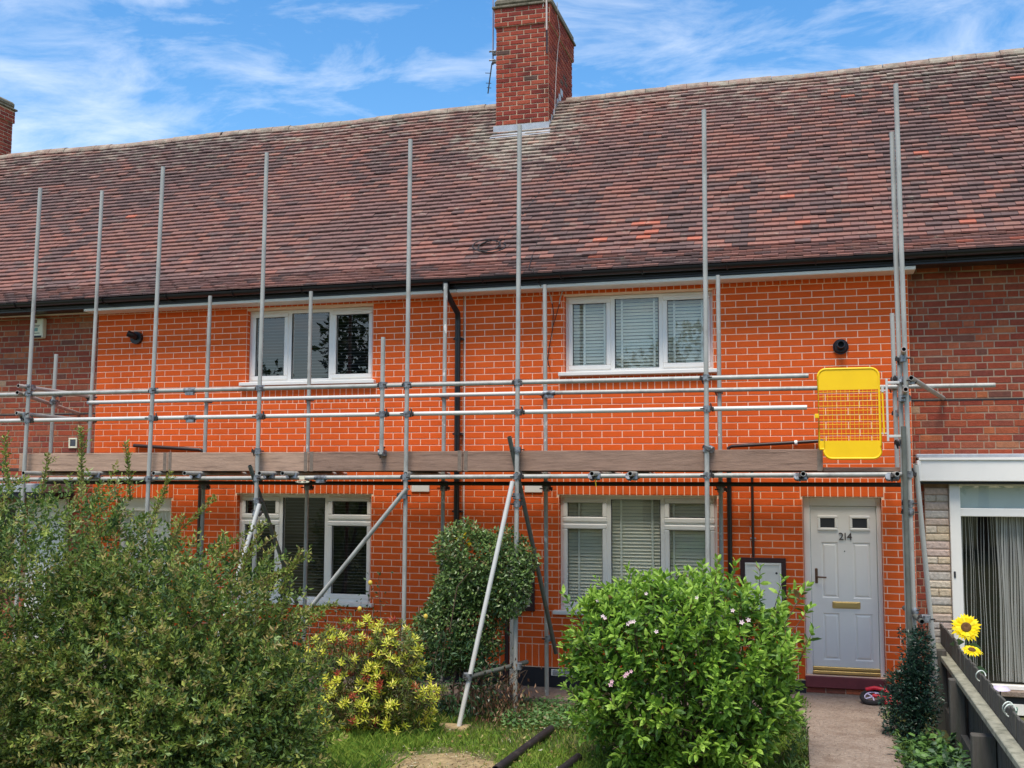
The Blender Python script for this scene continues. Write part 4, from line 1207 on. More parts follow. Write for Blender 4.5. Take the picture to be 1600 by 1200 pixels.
p = MB(); rrect(p, 9.096, 9.597, 2.478, 2.64, yg - .004, yg + .004, .066, (0, 0, 1, 1)); p.box(9.055, 9.1, yg - .004, yg + .004, 2.565, 2.64); p.build("gate_panel", M['yellow'], GA)
wb = MB()
for i in range(13):
    x = 9.075 + (9.59 - 9.075) * (i + .5) / 13; wb.tube([(x, yg, 2.63), (x, yg, 3.125)], .0022, 5, cap=False)
for i in range(11):
    z = 2.64 + (3.12 - 2.64) * (i + .5) / 11; wb.tube([(9.05, yg - .003, z), (9.597, yg - .003, z)], .0022, 5, cap=False)
wb.build("gate_mesh", M['yellow'], GA)
MB().box(9.012, 9.052, yg - .006, yg + .006, 2.855, 2.895, bev=.003).build("latch", M['yellow'], GA)
hb = MB(); hb.box(9.655, 9.675, yg - .008, yg + .008, 2.63, 3.215, bev=.003); hb.box(9.675, 9.78, yg - .01, yg + .01, 3.165, 3.19, bev=.003); hb.box(9.675, 9.79, yg - .01, yg + .01, 2.665, 2.69, bev=.003)
hb.box(9.60, 9.656, yg - .006, yg + .006, 3.10, 3.112); hb.box(9.60, 9.656, yg - .006, yg + .006, 2.70, 2.712); hb.tube([(9.628, yg, 3.09), (9.628, yg, 3.15)], .014, 8)
hb.build("hinge_bracket", M['galv_bright'], GA)
MB().tube([(9.632, yg, 2.70), (9.625, yg, 3.10)], .0085, 8).build("hinge_rod", M['yellow'], GA)

# ------------------------------------------------------------------ foliage
def norm(a): return a / np.maximum(np.linalg.norm(a, axis=1, keepdims=True), 1e-9)
def frames(axis, rg, upbias=0.7):
    """leaf frames: axis along the leaf, normal leaning to the sky"""
    n = rg.normal(size=axis.shape); n[:, 2] += 2.2 * upbias
    a = norm(axis); side = norm(np.cross(n, a)); nn = norm(np.cross(a, side))
    return a, side, nn
LEAF5 = (np.array([(0,0,0),(.5,.45,-.10),(1,0,.10),(0.5,-.45,-.10),(.5,0,.06)]), np.array([(0,1,2,4),(0,4,2,3)]))
LEAF8 = (np.array([(0,0,0),(.34,.40,.03),(.36,0,.10),(.34,-.40,.03),(.70,.33,.0),(.72,0,.07),(.70,-.33,.0),(1.0,0,-.10)]),
         np.array([(0,1,2,3),(1,4,5,2),(2,5,6,3),(4,7,6,5)]))
def leaf_arrays(shape, pos, axis, L, Wd, rg, upbias=.7):
    a, s, n = frames(axis, rg, upbias)
    B = np.zeros((len(pos), 3, 3)); B[:, :, 0] = a * L[:, None]; B[:, :, 1] = s * Wd[:, None]; B[:, :, 2] = n * L[:, None]
    V = np.einsum('nij,vj->nvi', B, shape[0]) + pos[:, None]
    F = shape[1][None] + (np.arange(len(pos)) * len(shape[0]))[:, None, None]
    return V.reshape(-1, 3), F.reshape(-1, shape[1].shape[1]), B
def cloud(name, parent, shape, pos, axis, L, Wd, cols, m, rg, upbias=.7):
    V, F, _ = leaf_arrays(shape, pos, axis, L, Wd, rg, upbias)
    o = mesh_np(name, V, F, np.repeat(cols, len(shape[1]), axis=0), m, parent)
    o["kind"] = "stuff"; return o
def jitter(pal, idx, rg, v=.18):
    c = np.asarray(pal)[idx]; return c * (1 + rg.uniform(-v, v, (len(c), 1)))
def sup_ell(c, r, p, rg, n, rmin, rmax, front=None):
    d = norm(rg.normal(size=(n, 3)))
    k = (np.abs(d) ** p).sum(1) ** (1 / p)
    d2 = d / k[:, None]
    t = rg.uniform(rmin, rmax, n)
    P = np.asarray(c) + d2 * t[:, None] * np.asarray(r)
    return P, norm(d2 / np.asarray(r))

def stems(parent, pts, name="stem", m='wood'):
    mb = MB()
    for path, r0, r1 in pts: mb.tube(path, r0, 5, r1=r1)
    o = mb.build(name, M[m], parent); return o

# --- big small-leaved shrub, left foreground
def big_bush():
    rg = np.random.default_rng(31)
    root = empty("pyracantha_bush", (3.9, -5.0, GZ), "huge loose small-leaved olive green bush filling the left foreground", "bush")
    E = [((3.1, -5.0, 1.03), (1.38, .95, 1.2), 2.4), ((4.3, -4.95, .80), (1.15, .9, 1.0), 2.3), ((1.7, -5.1, 1.0), (1.1, .9, 1.15), 2.2), ((4.85, -5.2, .42), (.85, .8, .80), 2.3)]
    pal = [lin(*c) for c in ((114, 136, 58), (130, 148, 66), (100, 124, 54), (148, 160, 74), (84, 110, 52), (164, 168, 82), (164, 148, 88), (134, 126, 70), (72, 98, 54), (152, 172, 108))]
    P, A, LL, CC = [], [], [], []
    tw = MB()
    nsh = 5200
    for i in range(nsh):
        c, r, p = E[rg.choice(4, p=[.36, .28, .14, .22])]
        q, nrm = sup_ell(c, r, p, rg, 1, .74, 1.04)
        q, nrm = q[0], nrm[0]
        if q[2] < -.05: continue
        clump = N4(q[0] * 2.3 + 7, q[2] * 2.6 + q[1] * 1.5 + 30)
        if clump < .30 and rg.random() < .75: continue
        if nrm[1] > .55 and rg.random() < .75: continue
        d = nrm * rg.uniform(.5, 1) + np.array([rg.normal(0, .4), rg.normal(0, .35), .32 + rg.normal(0, .35)]); d /= np.linalg.norm(d)
        ln = rg.uniform(.14, .34)
        if rg.random() < .05 and nrm[2] > .1: ln *= 1.7
        k = int(ln / .0092); base = q - d * ln * .45
        bend = np.array([rg.normal(0, .12), rg.normal(0, .12), rg.normal(0, .12) - .05])
        t = np.linspace(0, 1, k)[:, None]
        pts = base + d * ln * t + bend * ln * t ** 2
        ang = np.arange(k) * 2.4 + rg.uniform(0, 6)
        s1 = np.cross(d, [0.3, .2, .9]); s1 /= np.linalg.norm(s1); s2 = np.cross(d, s1)
        ax = d * .75 + s1 * np.cos(ang)[:, None] + s2 * np.sin(ang)[:, None]
        hue = rg.choice(10, p=[.15, .15, .15, .12, .13, .08, .05, .07, .07, .03])
        idx = np.where(rg.random(k) < .6, hue, rg.integers(0, 10, k))
        if ln > .3: idx = np.where(t[:, 0] > .7, rg.choice([5, 6, 7, 1], k), idx)
        P.append(pts); A.append(ax); LL.append(rg.uniform(.030, .054, k)); CC.append(jitter(pal, idx, rg, .25))
        if i % 3 == 0: tw.tube([tuple(pts[0]), tuple(pts[k // 2]), tuple(pts[-1])], .003, 4, r1=.0015, cap=False)
    # long shoots springing out of the outline
    for (x, y, z, dx, dz, ln) in ((3.62, -5, 2.15, .06, 1, .50), (4.05, -5, 2.1, .12, 1, .44), (4.2, -4.9, 2.0, .5, 1, .35), (3.25, -5, 2.1, .1, 1, .35), (3.05, -5.1, 2.2, -.2, 1, .4),
                                  (4.75, -5, 1.7, .75, .6, .42), (5.2, -5, 1.5, .9, .65, .42), (5.3, -5, 1.45, .55, 1, .36), (5.45, -5.1, 1.2, 1, .5, .3), (4.5, -5, 1.9, .7, .7, .34), (5.0, -5, 1.6, .4, 1, .34),
                                  (4.4, -5, 1.7, .25, 1, .3), (5.4, -5, 1.3, .9, .2, .4), (5.05, -5, 1.5, .95, .35, .35)):
        d = np.array([dx, rg.normal(0, .1), dz]); d /= np.linalg.norm(d); k = int(ln / .0075)
        t = np.linspace(0, 1, k)[:, None]; wob = np.array([rg.normal(0, .15), rg.normal(0, .1), 0])
        pts = np.array([x, y, z]) + d * ln * t + wob * ln * t ** 2
        tw.tube([tuple(pts[0]), tuple(pts[k // 2]), tuple(pts[-1])], .004, 5, r1=.0018, cap=False)
        for rep in range(2):
            ang = np.arange(k) * 2.4 + rg.uniform(0, 6); s1 = np.cross(d, [0, 1, .1]); s1 /= np.linalg.norm(s1); s2 = np.cross(d, s1)
            ax = d * .8 + s1 * np.cos(ang)[:, None] + s2 * np.sin(ang)[:, None]
            P.append(pts + rg.normal(0, .004, pts.shape)); A.append(ax); LL.append(rg.uniform(.024, .044, k)); CC.append(jitter(pal, rg.choice([0, 1, 3, 5, 6, 7], k), rg, .2))
        for sd_ in range(int(ln * 14)):
            b = pts[rg.integers(k // 5, k)]; d3 = d * .6 + np.array([rg.normal(0, .7), rg.normal(0, .5), rg.normal(0, .3)]); d3 /= np.linalg.norm(d3)
            kk = 9; q = b + d3 * np.linspace(0, .075, kk)[:, None]
            P.append(q); A.append(d3 + rg.normal(0, .6, (kk, 3))); LL.append(rg.uniform(.016, .03, kk)); CC.append(jitter(pal, rg.choice([0, 1, 2, 3, 5], kk), rg, .2))
    # inner leaves keep the bush closed
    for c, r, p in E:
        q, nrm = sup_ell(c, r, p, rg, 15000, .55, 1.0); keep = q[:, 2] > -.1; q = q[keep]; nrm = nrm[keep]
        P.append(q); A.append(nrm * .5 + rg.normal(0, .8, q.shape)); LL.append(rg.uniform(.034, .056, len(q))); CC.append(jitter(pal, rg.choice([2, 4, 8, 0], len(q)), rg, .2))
    P, A, LL, CC = np.vstack(P), np.vstack(A), np.concatenate(LL), np.vstack(CC)
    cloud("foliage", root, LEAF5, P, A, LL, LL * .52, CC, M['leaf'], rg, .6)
    tw.build("twig", M['wood'], root)["kind"] = "stuff"
    tr = []
    for i in range(14):
        b = np.array([3.6 + rg.uniform(-.5, .5), -5 + rg.uniform(-.2, .2), GZ]); e = np.array([3.6 + rg.uniform(-1.7, 1.7), -5 + rg.uniform(-.5, .5), rg.uniform(.8, 1.7)])
        tr.append(([tuple(b), tuple((b + e) / 2 + np.array([0, 0, .2])), tuple(e)], .02, .005))
    stems(root, tr, "stem")
    be = MB()
    for x, z in ((3.35, .62), (3.4, .6), (3.37, .57), (3.43, .64), (4.05, .34), (4.1, .36), (4.02, .31), (5.0, .37), (5.06, .4), (5.03, .33), (3.1, 1.25)):
        bm = bmesh.new(); bmesh.ops.create_icosphere(bm, subdivisions=1, radius=.011, matrix=Matrix.Translation((x, -5.98 + rg.uniform(-.05, .05), z))); be.frombm(bm, 0, lin(214, 104, 36), True); bm.free()
    be.build("berry", M['petal'], root)["kind"] = "stuff"
big_bush()

# --- broad green shrub with pale pink flowers in front of the window
def weigela():
    rg = np.random.default_rng(41)
    root = empty("flowering_shrub", (7.92, -2.9, GZ), "bright green broad-leaved shrub with few pale pink flowers below the right window", "shrub")
    c, r, p = np.array([7.90, -2.95, .70]), np.array([.94, .82, .78]), 2.9
    pal = [lin(*q) for q in ((120, 158, 54), (132, 170, 60), (106, 144, 52), (146, 182, 68), (92, 128, 50), (164, 196, 80), (130, 162, 52), (78, 112, 46), (140, 112, 70))]
    P, A, L, C, T = [], [], [], [], []
    tw = MB()
    n = 980
    q, nr = sup_ell(c, r, p, rg, n, .76, 1.0)
    ends = [(q[i], nr[i]) for i in range(n) if q[i][2] > -.05 and not (nr[i][1] > .5 and rg.random() < .8)]
    for (x, z, dx) in ((8.80, 1.36, .5), (8.9, 1.40, .7), (8.93, 1.22, .9), (8.55, 1.52, .2), (8.35, 1.55, .0), (8.1, 1.53, -.1), (8.72, 1.42, .2), (8.95, 1.05, 1), (6.98, 1.28, -.6), (6.96, 1.1, -.8), (8.2, 1.57, .1), (7.45, 1.46, -.2), (8.9, .9, 1), (7.2, 1.4, -.3)):
        ends.append((np.array([x, -2.95 + rg.normal(0, .15), z]), np.array([dx, -.15, .8])))
    for e, nn in ends:
        if N2(e[0] * 3.1, e[2] * 3.1 + e[1] * 2) < .20 and e[2] < 1.2: continue
        d = nn * .7 + np.array([rg.normal(0, .25), -.1 + rg.normal(0, .2), .55]); d /= np.linalg.norm(d)
        ln = rg.uniform(.12, .22); b = e - d * ln * .8
        tw.tube([tuple(b - d * .15), tuple(e)], .004, 4, r1=.002, cap=False)
        k = rg.integers(5, 8)
        hue = rg.choice(8, p=[.2, .2, .15, .13, .1, .07, .1, .05])
        for j in range(k):
            t = j / (k - 1); pt = b + d * ln * t
            s1 = np.cross(d, [.2, .4, .8]); s1 /= np.linalg.norm(s1); s2 = np.cross(d, s1)
            for m_ in (0, 1):
                an = j * PI / 2 + m_ * PI + rg.normal(0, .3)
                ax = d * (.35 + .9 * t) + (s1 * math.cos(an) + s2 * math.sin(an)) * 1.0
                ax[2] -= .15 * (1 - t)
                P.append(pt); A.append(ax); L.append(rg.uniform(.064, .108) * (1.0 - .35 * max(0, t - .75) * 4 * .5))
                h = hue if rg.random() < .6 else rg.integers(0, 8)
                if t > .8: h = rg.choice([3, 5, 1])
                elif rg.random() < .02: h = 8
                C.append(h); T.append(0)
    P, A, L, C = np.array(P), np.array(A), np.array(L), np.array(C)
    V, F, B = leaf_arrays(LEAF8, P, A, L, L * .48, rg, .8)
    m4 = np.tile(np.eye(4), (len(P), 1, 1)); m4[:, :3, :3] = B; m4[:, :3, 3] = P
    pr = np.linalg.norm(P - CAMV, axis=1)
    pieces("leaf", root, (LEAF8[0], LEAF8[1]), m4, (C, pal), M['leaf'], 300, "foliage", pr)
    q, nr = sup_ell(c, r, p, rg, 6000, .35, .93); q = q[q[:, 2] > -.08]
    L2 = rg.uniform(.06, .1, len(q))
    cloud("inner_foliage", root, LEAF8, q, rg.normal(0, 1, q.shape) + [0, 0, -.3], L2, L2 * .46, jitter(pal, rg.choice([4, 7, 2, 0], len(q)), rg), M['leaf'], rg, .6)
    tw.build("twig", M['wood'], root)["kind"] = "stuff"
    tr = []
    for i in range(16):
        b = np.array([7.9 + rg.uniform(-.25, .25), -2.95 + rg.uniform(-.2, .2), GZ - .02]); e = np.array([7.9 + rg.uniform(-.8, .8), -2.95 + rg.uniform(-.6, .6), rg.uniform(.6, 1.2)])
        tr.append(([tuple(b), tuple((b * .6 + e * .4)), tuple(e)], .012, .004))
    stems(root, tr, "stem")
    fp = []
    for k in range(5):
        a0 = 2 * PI * k / 5; a1 = a0 + .5; a2 = a0 - .5
        fp.append([(0, 0, 0), (math.cos(a1) * .7, math.sin(a1) * .7, .5), (math.cos(a0) * 1.15, math.sin(a0) * 1.15, .55), (math.cos(a2) * .7, math.sin(a2) * .7, .5)])
    for (x, z, y, s) in ((7.62, 1.18, -3.72, .018), (7.645, 1.185, -3.73, .017), (7.60, 1.17, -3.73, .016), (7.38, 1.20, -3.6, .017), (7.40, 1.19, -3.61, .015), (7.82, 1.12, -3.75, .017), (7.60, .80, -3.78, .018), (7.585, .785, -3.79, .017), (7.63, .82, -3.78, .015), (7.47, .71, -3.76, .02), (7.48, .735, -3.77, .016),
                         (8.45, 1.2, -3.65, .02), (8.5, 1.22, -3.66, .018), (8.1, 1.36, -3.5, .015), (7.3, 1.3, -3.4, .016), (7.7, 1.37, -3.45, .015), (8.0, 1.45, -3.3, .014), (8.38, 1.28, -3.6, .017)):
        f_ = MB(); pk = lin(246, 222, 224) if z > .9 else lin(240, 196, 206)
        R_ = Matrix.Rotation(rg.uniform(0, 6), 3, 'Z'); X_ = Matrix.Rotation(PI / 2 - .5 + rg.normal(0, .2), 3, 'X')
        for pl in fp: f_.poly([tuple(X_ @ (R_ @ (Vector(v) * s)) + Vector((x, y - .02, z))) for v in pl], 0, pk)
        f_.build("flower", M['petal'], root)
weigela()

# --- round-headed dark climber over the meter cupboard, and low evergreen below it
def climber():
    rg = np.random.default_rng(51)
    root = empty("climbing_shrub", (5.68, -1.36, GZ), "round-topped dark green climber beside the bright raking pole", "shrub")
    pal = [lin(*q) for q in ((100, 126, 66), (114, 142, 74), (88, 112, 60), (128, 152, 82), (74, 96, 56), (144, 162, 104), (140, 128, 86), (112, 124, 88))]
    P, A, C = [], [], []
    for c, r, n in (((5.70, -1.36, 1.36), (.47, .26, .43), 8500), ((5.50, -1.36, .86), (.42, .26, .52), 6500), ((6.02, -1.50, 1.25), (.25, .16, .31), 2600), ((5.26, -1.42, .62), (.33, .25, .34), 3000), ((5.42, -1.38, 1.12), (.28, .24, .3), 2200)):
        q, nr = sup_ell(c, r, 2.3, rg, n, .7, 1.05); q = np.asarray(c) + (q - np.asarray(c)) * np.array([.82 + .42 * N3(a_[0] * 4 + 3, a_[2] * 4 + a_[1] * 3 + 9) for a_ in q])[:, None]; P.append(q); A.append(nr * .4 + rg.normal(0, .7, q.shape) + [0, -.2, -.35])
        C.append(jitter(pal, rg.choice(8, n, p=[.2, .2, .17, .13, .12, .06, .06, .06]), rg, .25))
    P, A, C = np.vstack(P), np.vstack(A), np.vstack(C)
    L = rg.uniform(.032, .056, len(P))
    cloud("foliage", root, LEAF5, P, A, L, L * .62, C, M['leaf_gloss'], rg, .6)
    tr = []
    for i in range(9):
        b = (5.68 + rg.uniform(-.08, .08), -1.36 + rg.uniform(-.05, .05), GZ); e = (5.70 + rg.uniform(-.35, .35), -1.36 + rg.uniform(-.15, .15), rg.uniform(1.1, 1.6))
        tr.append(([b, ((b[0] * 2 + e[0]) / 3, -1.36, .5), e], .016, .005))
    tr.append(([(5.45, -1.66, .75), (5.53, -1.67, 1.2), (5.72, -1.65, 1.42)], .008, .004))
    stems(root, tr, "stem")
    pt = MB()
    for (x, z) in ((5.60, 1.69), (5.63, 1.72), (5.66, 1.66), (5.68, 1.63), (5.55, 1.67)):
        for k in range(3): pt.poly([tuple(np.array([x - .06, -1.56, z - .01]) + rg.normal(0, .014, 3)) for _ in range(4)], 0, lin(226, 200, 30))
    pt.build("yellow_leaf", M['leaf'], root)["kind"] = "stuff"
    root = empty("evergreen_shrub", (5.40, -1.5, GZ), "low dark evergreen with long leaves at the climber's foot behind the yellow shrub", "shrub")
    pal2 = [lin(*q) for q in ((54, 84, 54), (66, 98, 60), (46, 72, 48), (76, 108, 64), (90, 118, 82))]
    q, nr = sup_ell((5.42, -1.48, .30), (.52, .40, .47), 2.4, rg, 1500, .6, 1.05); q_ = q[:, 2] > GZ; q, nr = q[q_], nr[q_]
    L = rg.uniform(.06, .1, len(q))
    cloud("foliage", root, LEAF8, q, nr * .8 + rg.normal(0, .5, q.shape) + [0, -.1, .1], L, L * .3, jitter(pal2, rg.integers(0, 5, len(q)), rg, .25), M['leaf_gloss'], rg, .7)
    stems(root, [([(5.4 + rg.uniform(-.1, .1), -1.5, GZ), (5.4 + rg.uniform(-.4, .4), -1.5, .4)], .01, .004) for _ in range(8)], "stem")
    # withered stems and dry leaves by the standard
    root = empty("withered_plant", (5.98, -1.5, GZ), "withered brown plant hanging round the foot of the scaffold pole", "plant")
    pal3 = [lin(*q) for q in ((150, 112, 82), (124, 84, 62), (172, 140, 110), (100, 70, 54), (88, 92, 56))]
    n = 620; q = np.c_[rg.normal(5.98, .15, n), rg.normal(-1.58, .12, n), GZ + np.abs(rg.normal(.0, .24, n))]
    L = rg.uniform(.03, .06, n)
    cloud("dry_leaf", root, LEAF5, q, np.c_[rg.normal(0, .4, n), rg.normal(0, .4, n), -np.ones(n)], L, L * .42, jitter(pal3, rg.choice(5, n, p=[.3, .25, .2, .15, .1]), rg, .2), M['leaf'], rg, .2)
    stems(root, [([(5.95 + rg.uniform(-.1, .1), -1.55, GZ), (5.98 + rg.uniform(-.2, .2), -1.6, .2), (6.0 + rg.uniform(-.25, .25), -1.6, .4)], .005, .002) for _ in range(12)], "stem")
climber()

# --- yellow variegated shrub
def pieris():
    rg = np.random.default_rng(61)
    root = empty("variegated_shrub", (4.95, -2.4, GZ), "yellow-leaved variegated shrub with some red young leaves in the middle of the garden", "shrub")
    ye = [lin(*q) for q in ((240, 234, 90), (228, 226, 80), (246, 238, 124), (208, 214, 72), (186, 200, 66))]
    gr = [lin(*q) for q in ((112, 128, 56), (92, 112, 50), (130, 142, 64), (140, 120, 70))]
    rd = [lin(*q) for q in ((176, 78, 52), (160, 60, 50), (190, 110, 60))]
    P, A, L, C = [], [], [], []
    E = [((4.66, -2.35, .60), (.46, .36, .33)), ((5.12, -2.35, .60), (.30, .36, .32)), ((5.22, -2.45, .22), (.38, .36, .26)), ((4.8, -2.5, .22), (.33, .36, .28))]
    tw = MB()
    for c, r in E:
        q, nr = sup_ell(c, r, 2.2, rg, 105, .72, 1.08)
        for e, nn in zip(q, nr):
            e = np.asarray(c) + (e - np.asarray(c)) * (.8 + .45 * N3(e[0] * 5, e[2] * 5))
            if e[2] < GZ + .05 or (nn[1] > .5 and rg.random() < .7): continue
            d = nn * .6 + np.array([0, -.15, .8]); d /= np.linalg.norm(d)
            kind = rg.random(); pal = ye if kind < .60 else (gr if kind < .90 else rd)
            tw.tube([tuple(e - d * .16), tuple(e)], .004, 4, r1=.002, cap=False)
            k = rg.integers(10, 17)
            for j in range(k):
                an = j * 2.4; s1 = np.cross(d, [.2, .4, .8]); s1 /= np.linalg.norm(s1); s2 = np.cross(d, s1)
                t = j / k
                ax = d * (-.2 + 1.1 * t) + s1 * math.cos(an) + s2 * math.sin(an)
                P.append(e - d * .03 * (1 - t)); A.append(ax); L.append(rg.uniform(.038, .066)); C.append(np.array(pal[rg.integers(len(pal))]) * rg.uniform(.8, 1.15))
    n = 3000
    for c, r in E:
        q, nr = sup_ell(c, r, 2.2, rg, 900, .3, .85); q = q[q[:, 2] > GZ]
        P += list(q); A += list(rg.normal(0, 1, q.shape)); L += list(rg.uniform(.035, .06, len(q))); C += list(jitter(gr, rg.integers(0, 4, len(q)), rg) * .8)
    P, A, L, C = np.array(P), np.array(A), np.array(L), np.array(C)
    cloud("foliage", root, LEAF5, P, A, L, L * .36, C, M['leaf'], rg, .9)
    tw.build("twig", M['wood'], root)["kind"] = "stuff"
    stems(root, [([(4.95 + rg.uniform(-.1, .1), -2.4, GZ), (4.95 + rg.uniform(-.3, .3), -2.4, .2), (4.95 + rg.uniform(-.5, .5), -2.4 + rg.uniform(-.2, .2), .6)], .012, .004) for _ in range(12)], "stem")
    # thin rose-like bush in front of the left window
    root = empty("rose_bush", (4.6, -1.75, GZ), "thin leafy rose bush with yellow buds under the dark left window", "bush")
    pal = [lin(*q) for q in ((66, 88, 52), (78, 100, 58), (56, 76, 46), (96, 112, 70), (120, 84, 64))]
    P, A, L, C = [], [], [], []; st = []
    for i in range(34):
        b = np.array([rg.uniform(3.4, 5.35), -1.8 + rg.normal(0, .15), GZ]); hgt = rg.uniform(.75, 1.05) if not (4.5 < b[0] < 4.85) else rg.uniform(1.0, 1.42)
        e = b + np.array([rg.normal(0, .15), rg.normal(0, .12), hgt]); st.append(([tuple(b), tuple((b + e) / 2 + np.array([rg.normal(0, .04), 0, 0])), tuple(e)], .006, .002))
        for j in range(46):
            t = rg.uniform(.3, 1.02); P.append(b + (e - b) * t + rg.normal(0, .055, 3)); A.append(rg.normal(0, 1, 3) + [0, -.2, .2]); L.append(rg.uniform(.028, .05)); C.append(np.array(pal[rg.choice(5, p=[.3, .25, .25, .14, .06])]) * rg.uniform(.75, 1.2))
    L = np.array(L)
    cloud("foliage", root, LEAF5, np.array(P), np.array(A), L, L * .6, np.array(C), M['leaf'], rg, .7)
    stems(root, st, "stem")
    for x, z in ((4.71, 1.24), (4.60, .98), (5.3, .93)):
        bm = bmesh.new(); bmesh.ops.create_icosphere(bm, subdivisions=2, radius=.022, matrix=Matrix.Translation((x, -1.95, z)) @ Matrix.Diagonal((1, 1, 1.2, 1)))
        f_ = MB(); f_.frombm(bm, 0, lin(232, 204, 90), True); bm.free(); f_.build("bud", M['petal'], root)
pieris()

# --- dark shrub and weeds on the right
def right_plants():
    rg = np.random.default_rng(71)
    root = empty("dark_shrub", (9.80, -1.75, GZ), "small dark green shrub beside the door at the corner by the fence", "shrub")
    pal = [lin(*q) for q in ((34, 62, 50), (42, 72, 56), (28, 50, 42), (54, 84, 62), (70, 96, 74))]
    P, A = [], []
    for c, r, n in (((9.83, -1.75, .38), (.165, .18, .50), 4800), ((9.70, -1.72, .25), (.15, .18, .32), 2000), ((9.88, -1.72, .72), (.08, .10, .28), 1000)):
        q, nr = sup_ell(c, r, 2.2, rg, n, .35, 1.1); q = np.asarray(c) + (q - np.asarray(c)) * np.array([.78 + .5 * N2(a_[0] * 6 + 3, a_[2] * 6 + a_[1] * 4 + 9) for a_ in q])[:, None]; P.append(q); A.append(nr + rg.normal(0, .6, q.shape))
    P, A = np.vstack(P), np.vstack(A); k = P[:, 2] > GZ; P, A = P[k], A[k]
    L = rg.uniform(.026, .044, len(P))
    cloud("foliage", root, LEAF5, P, A, L, L * .5, jitter(pal, rg.choice(5, len(P), p=[.3, .3, .2, .13, .07]), rg), M['leaf_gloss'], rg, .7)
    stems(root, [([(9.80 + rg.uniform(-.05, .05), -1.75, GZ), (9.81 + rg.uniform(-.14, .14), -1.75, .6)], .008, .003) for _ in range(7)], "stem")
    n = 1300; x = rg.uniform(9.62, 10.12, n); y = rg.uniform(-3.8, -1.9, n); x = x + np.where(rg.random(n) < .2, -.06, 0)
    q = np.c_[x, y, GZ + rg.uniform(.0, 1, n) ** 1.6 * .22]
    pal = [lin(*q_) for q_ in ((70, 104, 54), (86, 124, 58), (58, 88, 56), (104, 140, 70), (84, 110, 80))]
    L = rg.uniform(.05, .1, n)
    o = cloud("weeds", None, LEAF8, q, np.c_[rg.normal(0, 1, n), rg.normal(0, 1, n), rg.uniform(.0, .9, n)], L, L * .7, jitter(pal, rg.integers(0, 5, n), rg), M['leaf'], rg, 1.0)
    # clover-like patch on the lawn edge
    n = 2600; x = rg.uniform(5.9, 7.2, n); y = rg.uniform(-2.0, -.75, n); k = (((x - 6.5) / .65) ** 2 + ((y + 1.35) / .6) ** 2) < 1 + rg.normal(0, .2, n); x, y = x[k], y[k]; n = len(x)
    q = np.c_[x, y, GZ + .02 + rg.uniform(0, 1, n) ** 1.5 * .10]
    pal = [lin(*q_) for q_ in ((92, 130, 70), (108, 146, 80), (78, 114, 62), (132, 160, 100), (150, 140, 104))]
    L = rg.uniform(.025, .055, n)
    cloud("ground_cover", None, LEAF5, q, np.c_[rg.normal(0, 1, n), rg.normal(0, 1, n), rg.uniform(-.1, .5, n)], L, L * .8, jitter(pal, rg.choice(5, n, p=[.3, .25, .25, .12, .08]), rg), M['leaf'], rg, 1.3)
right_plants()

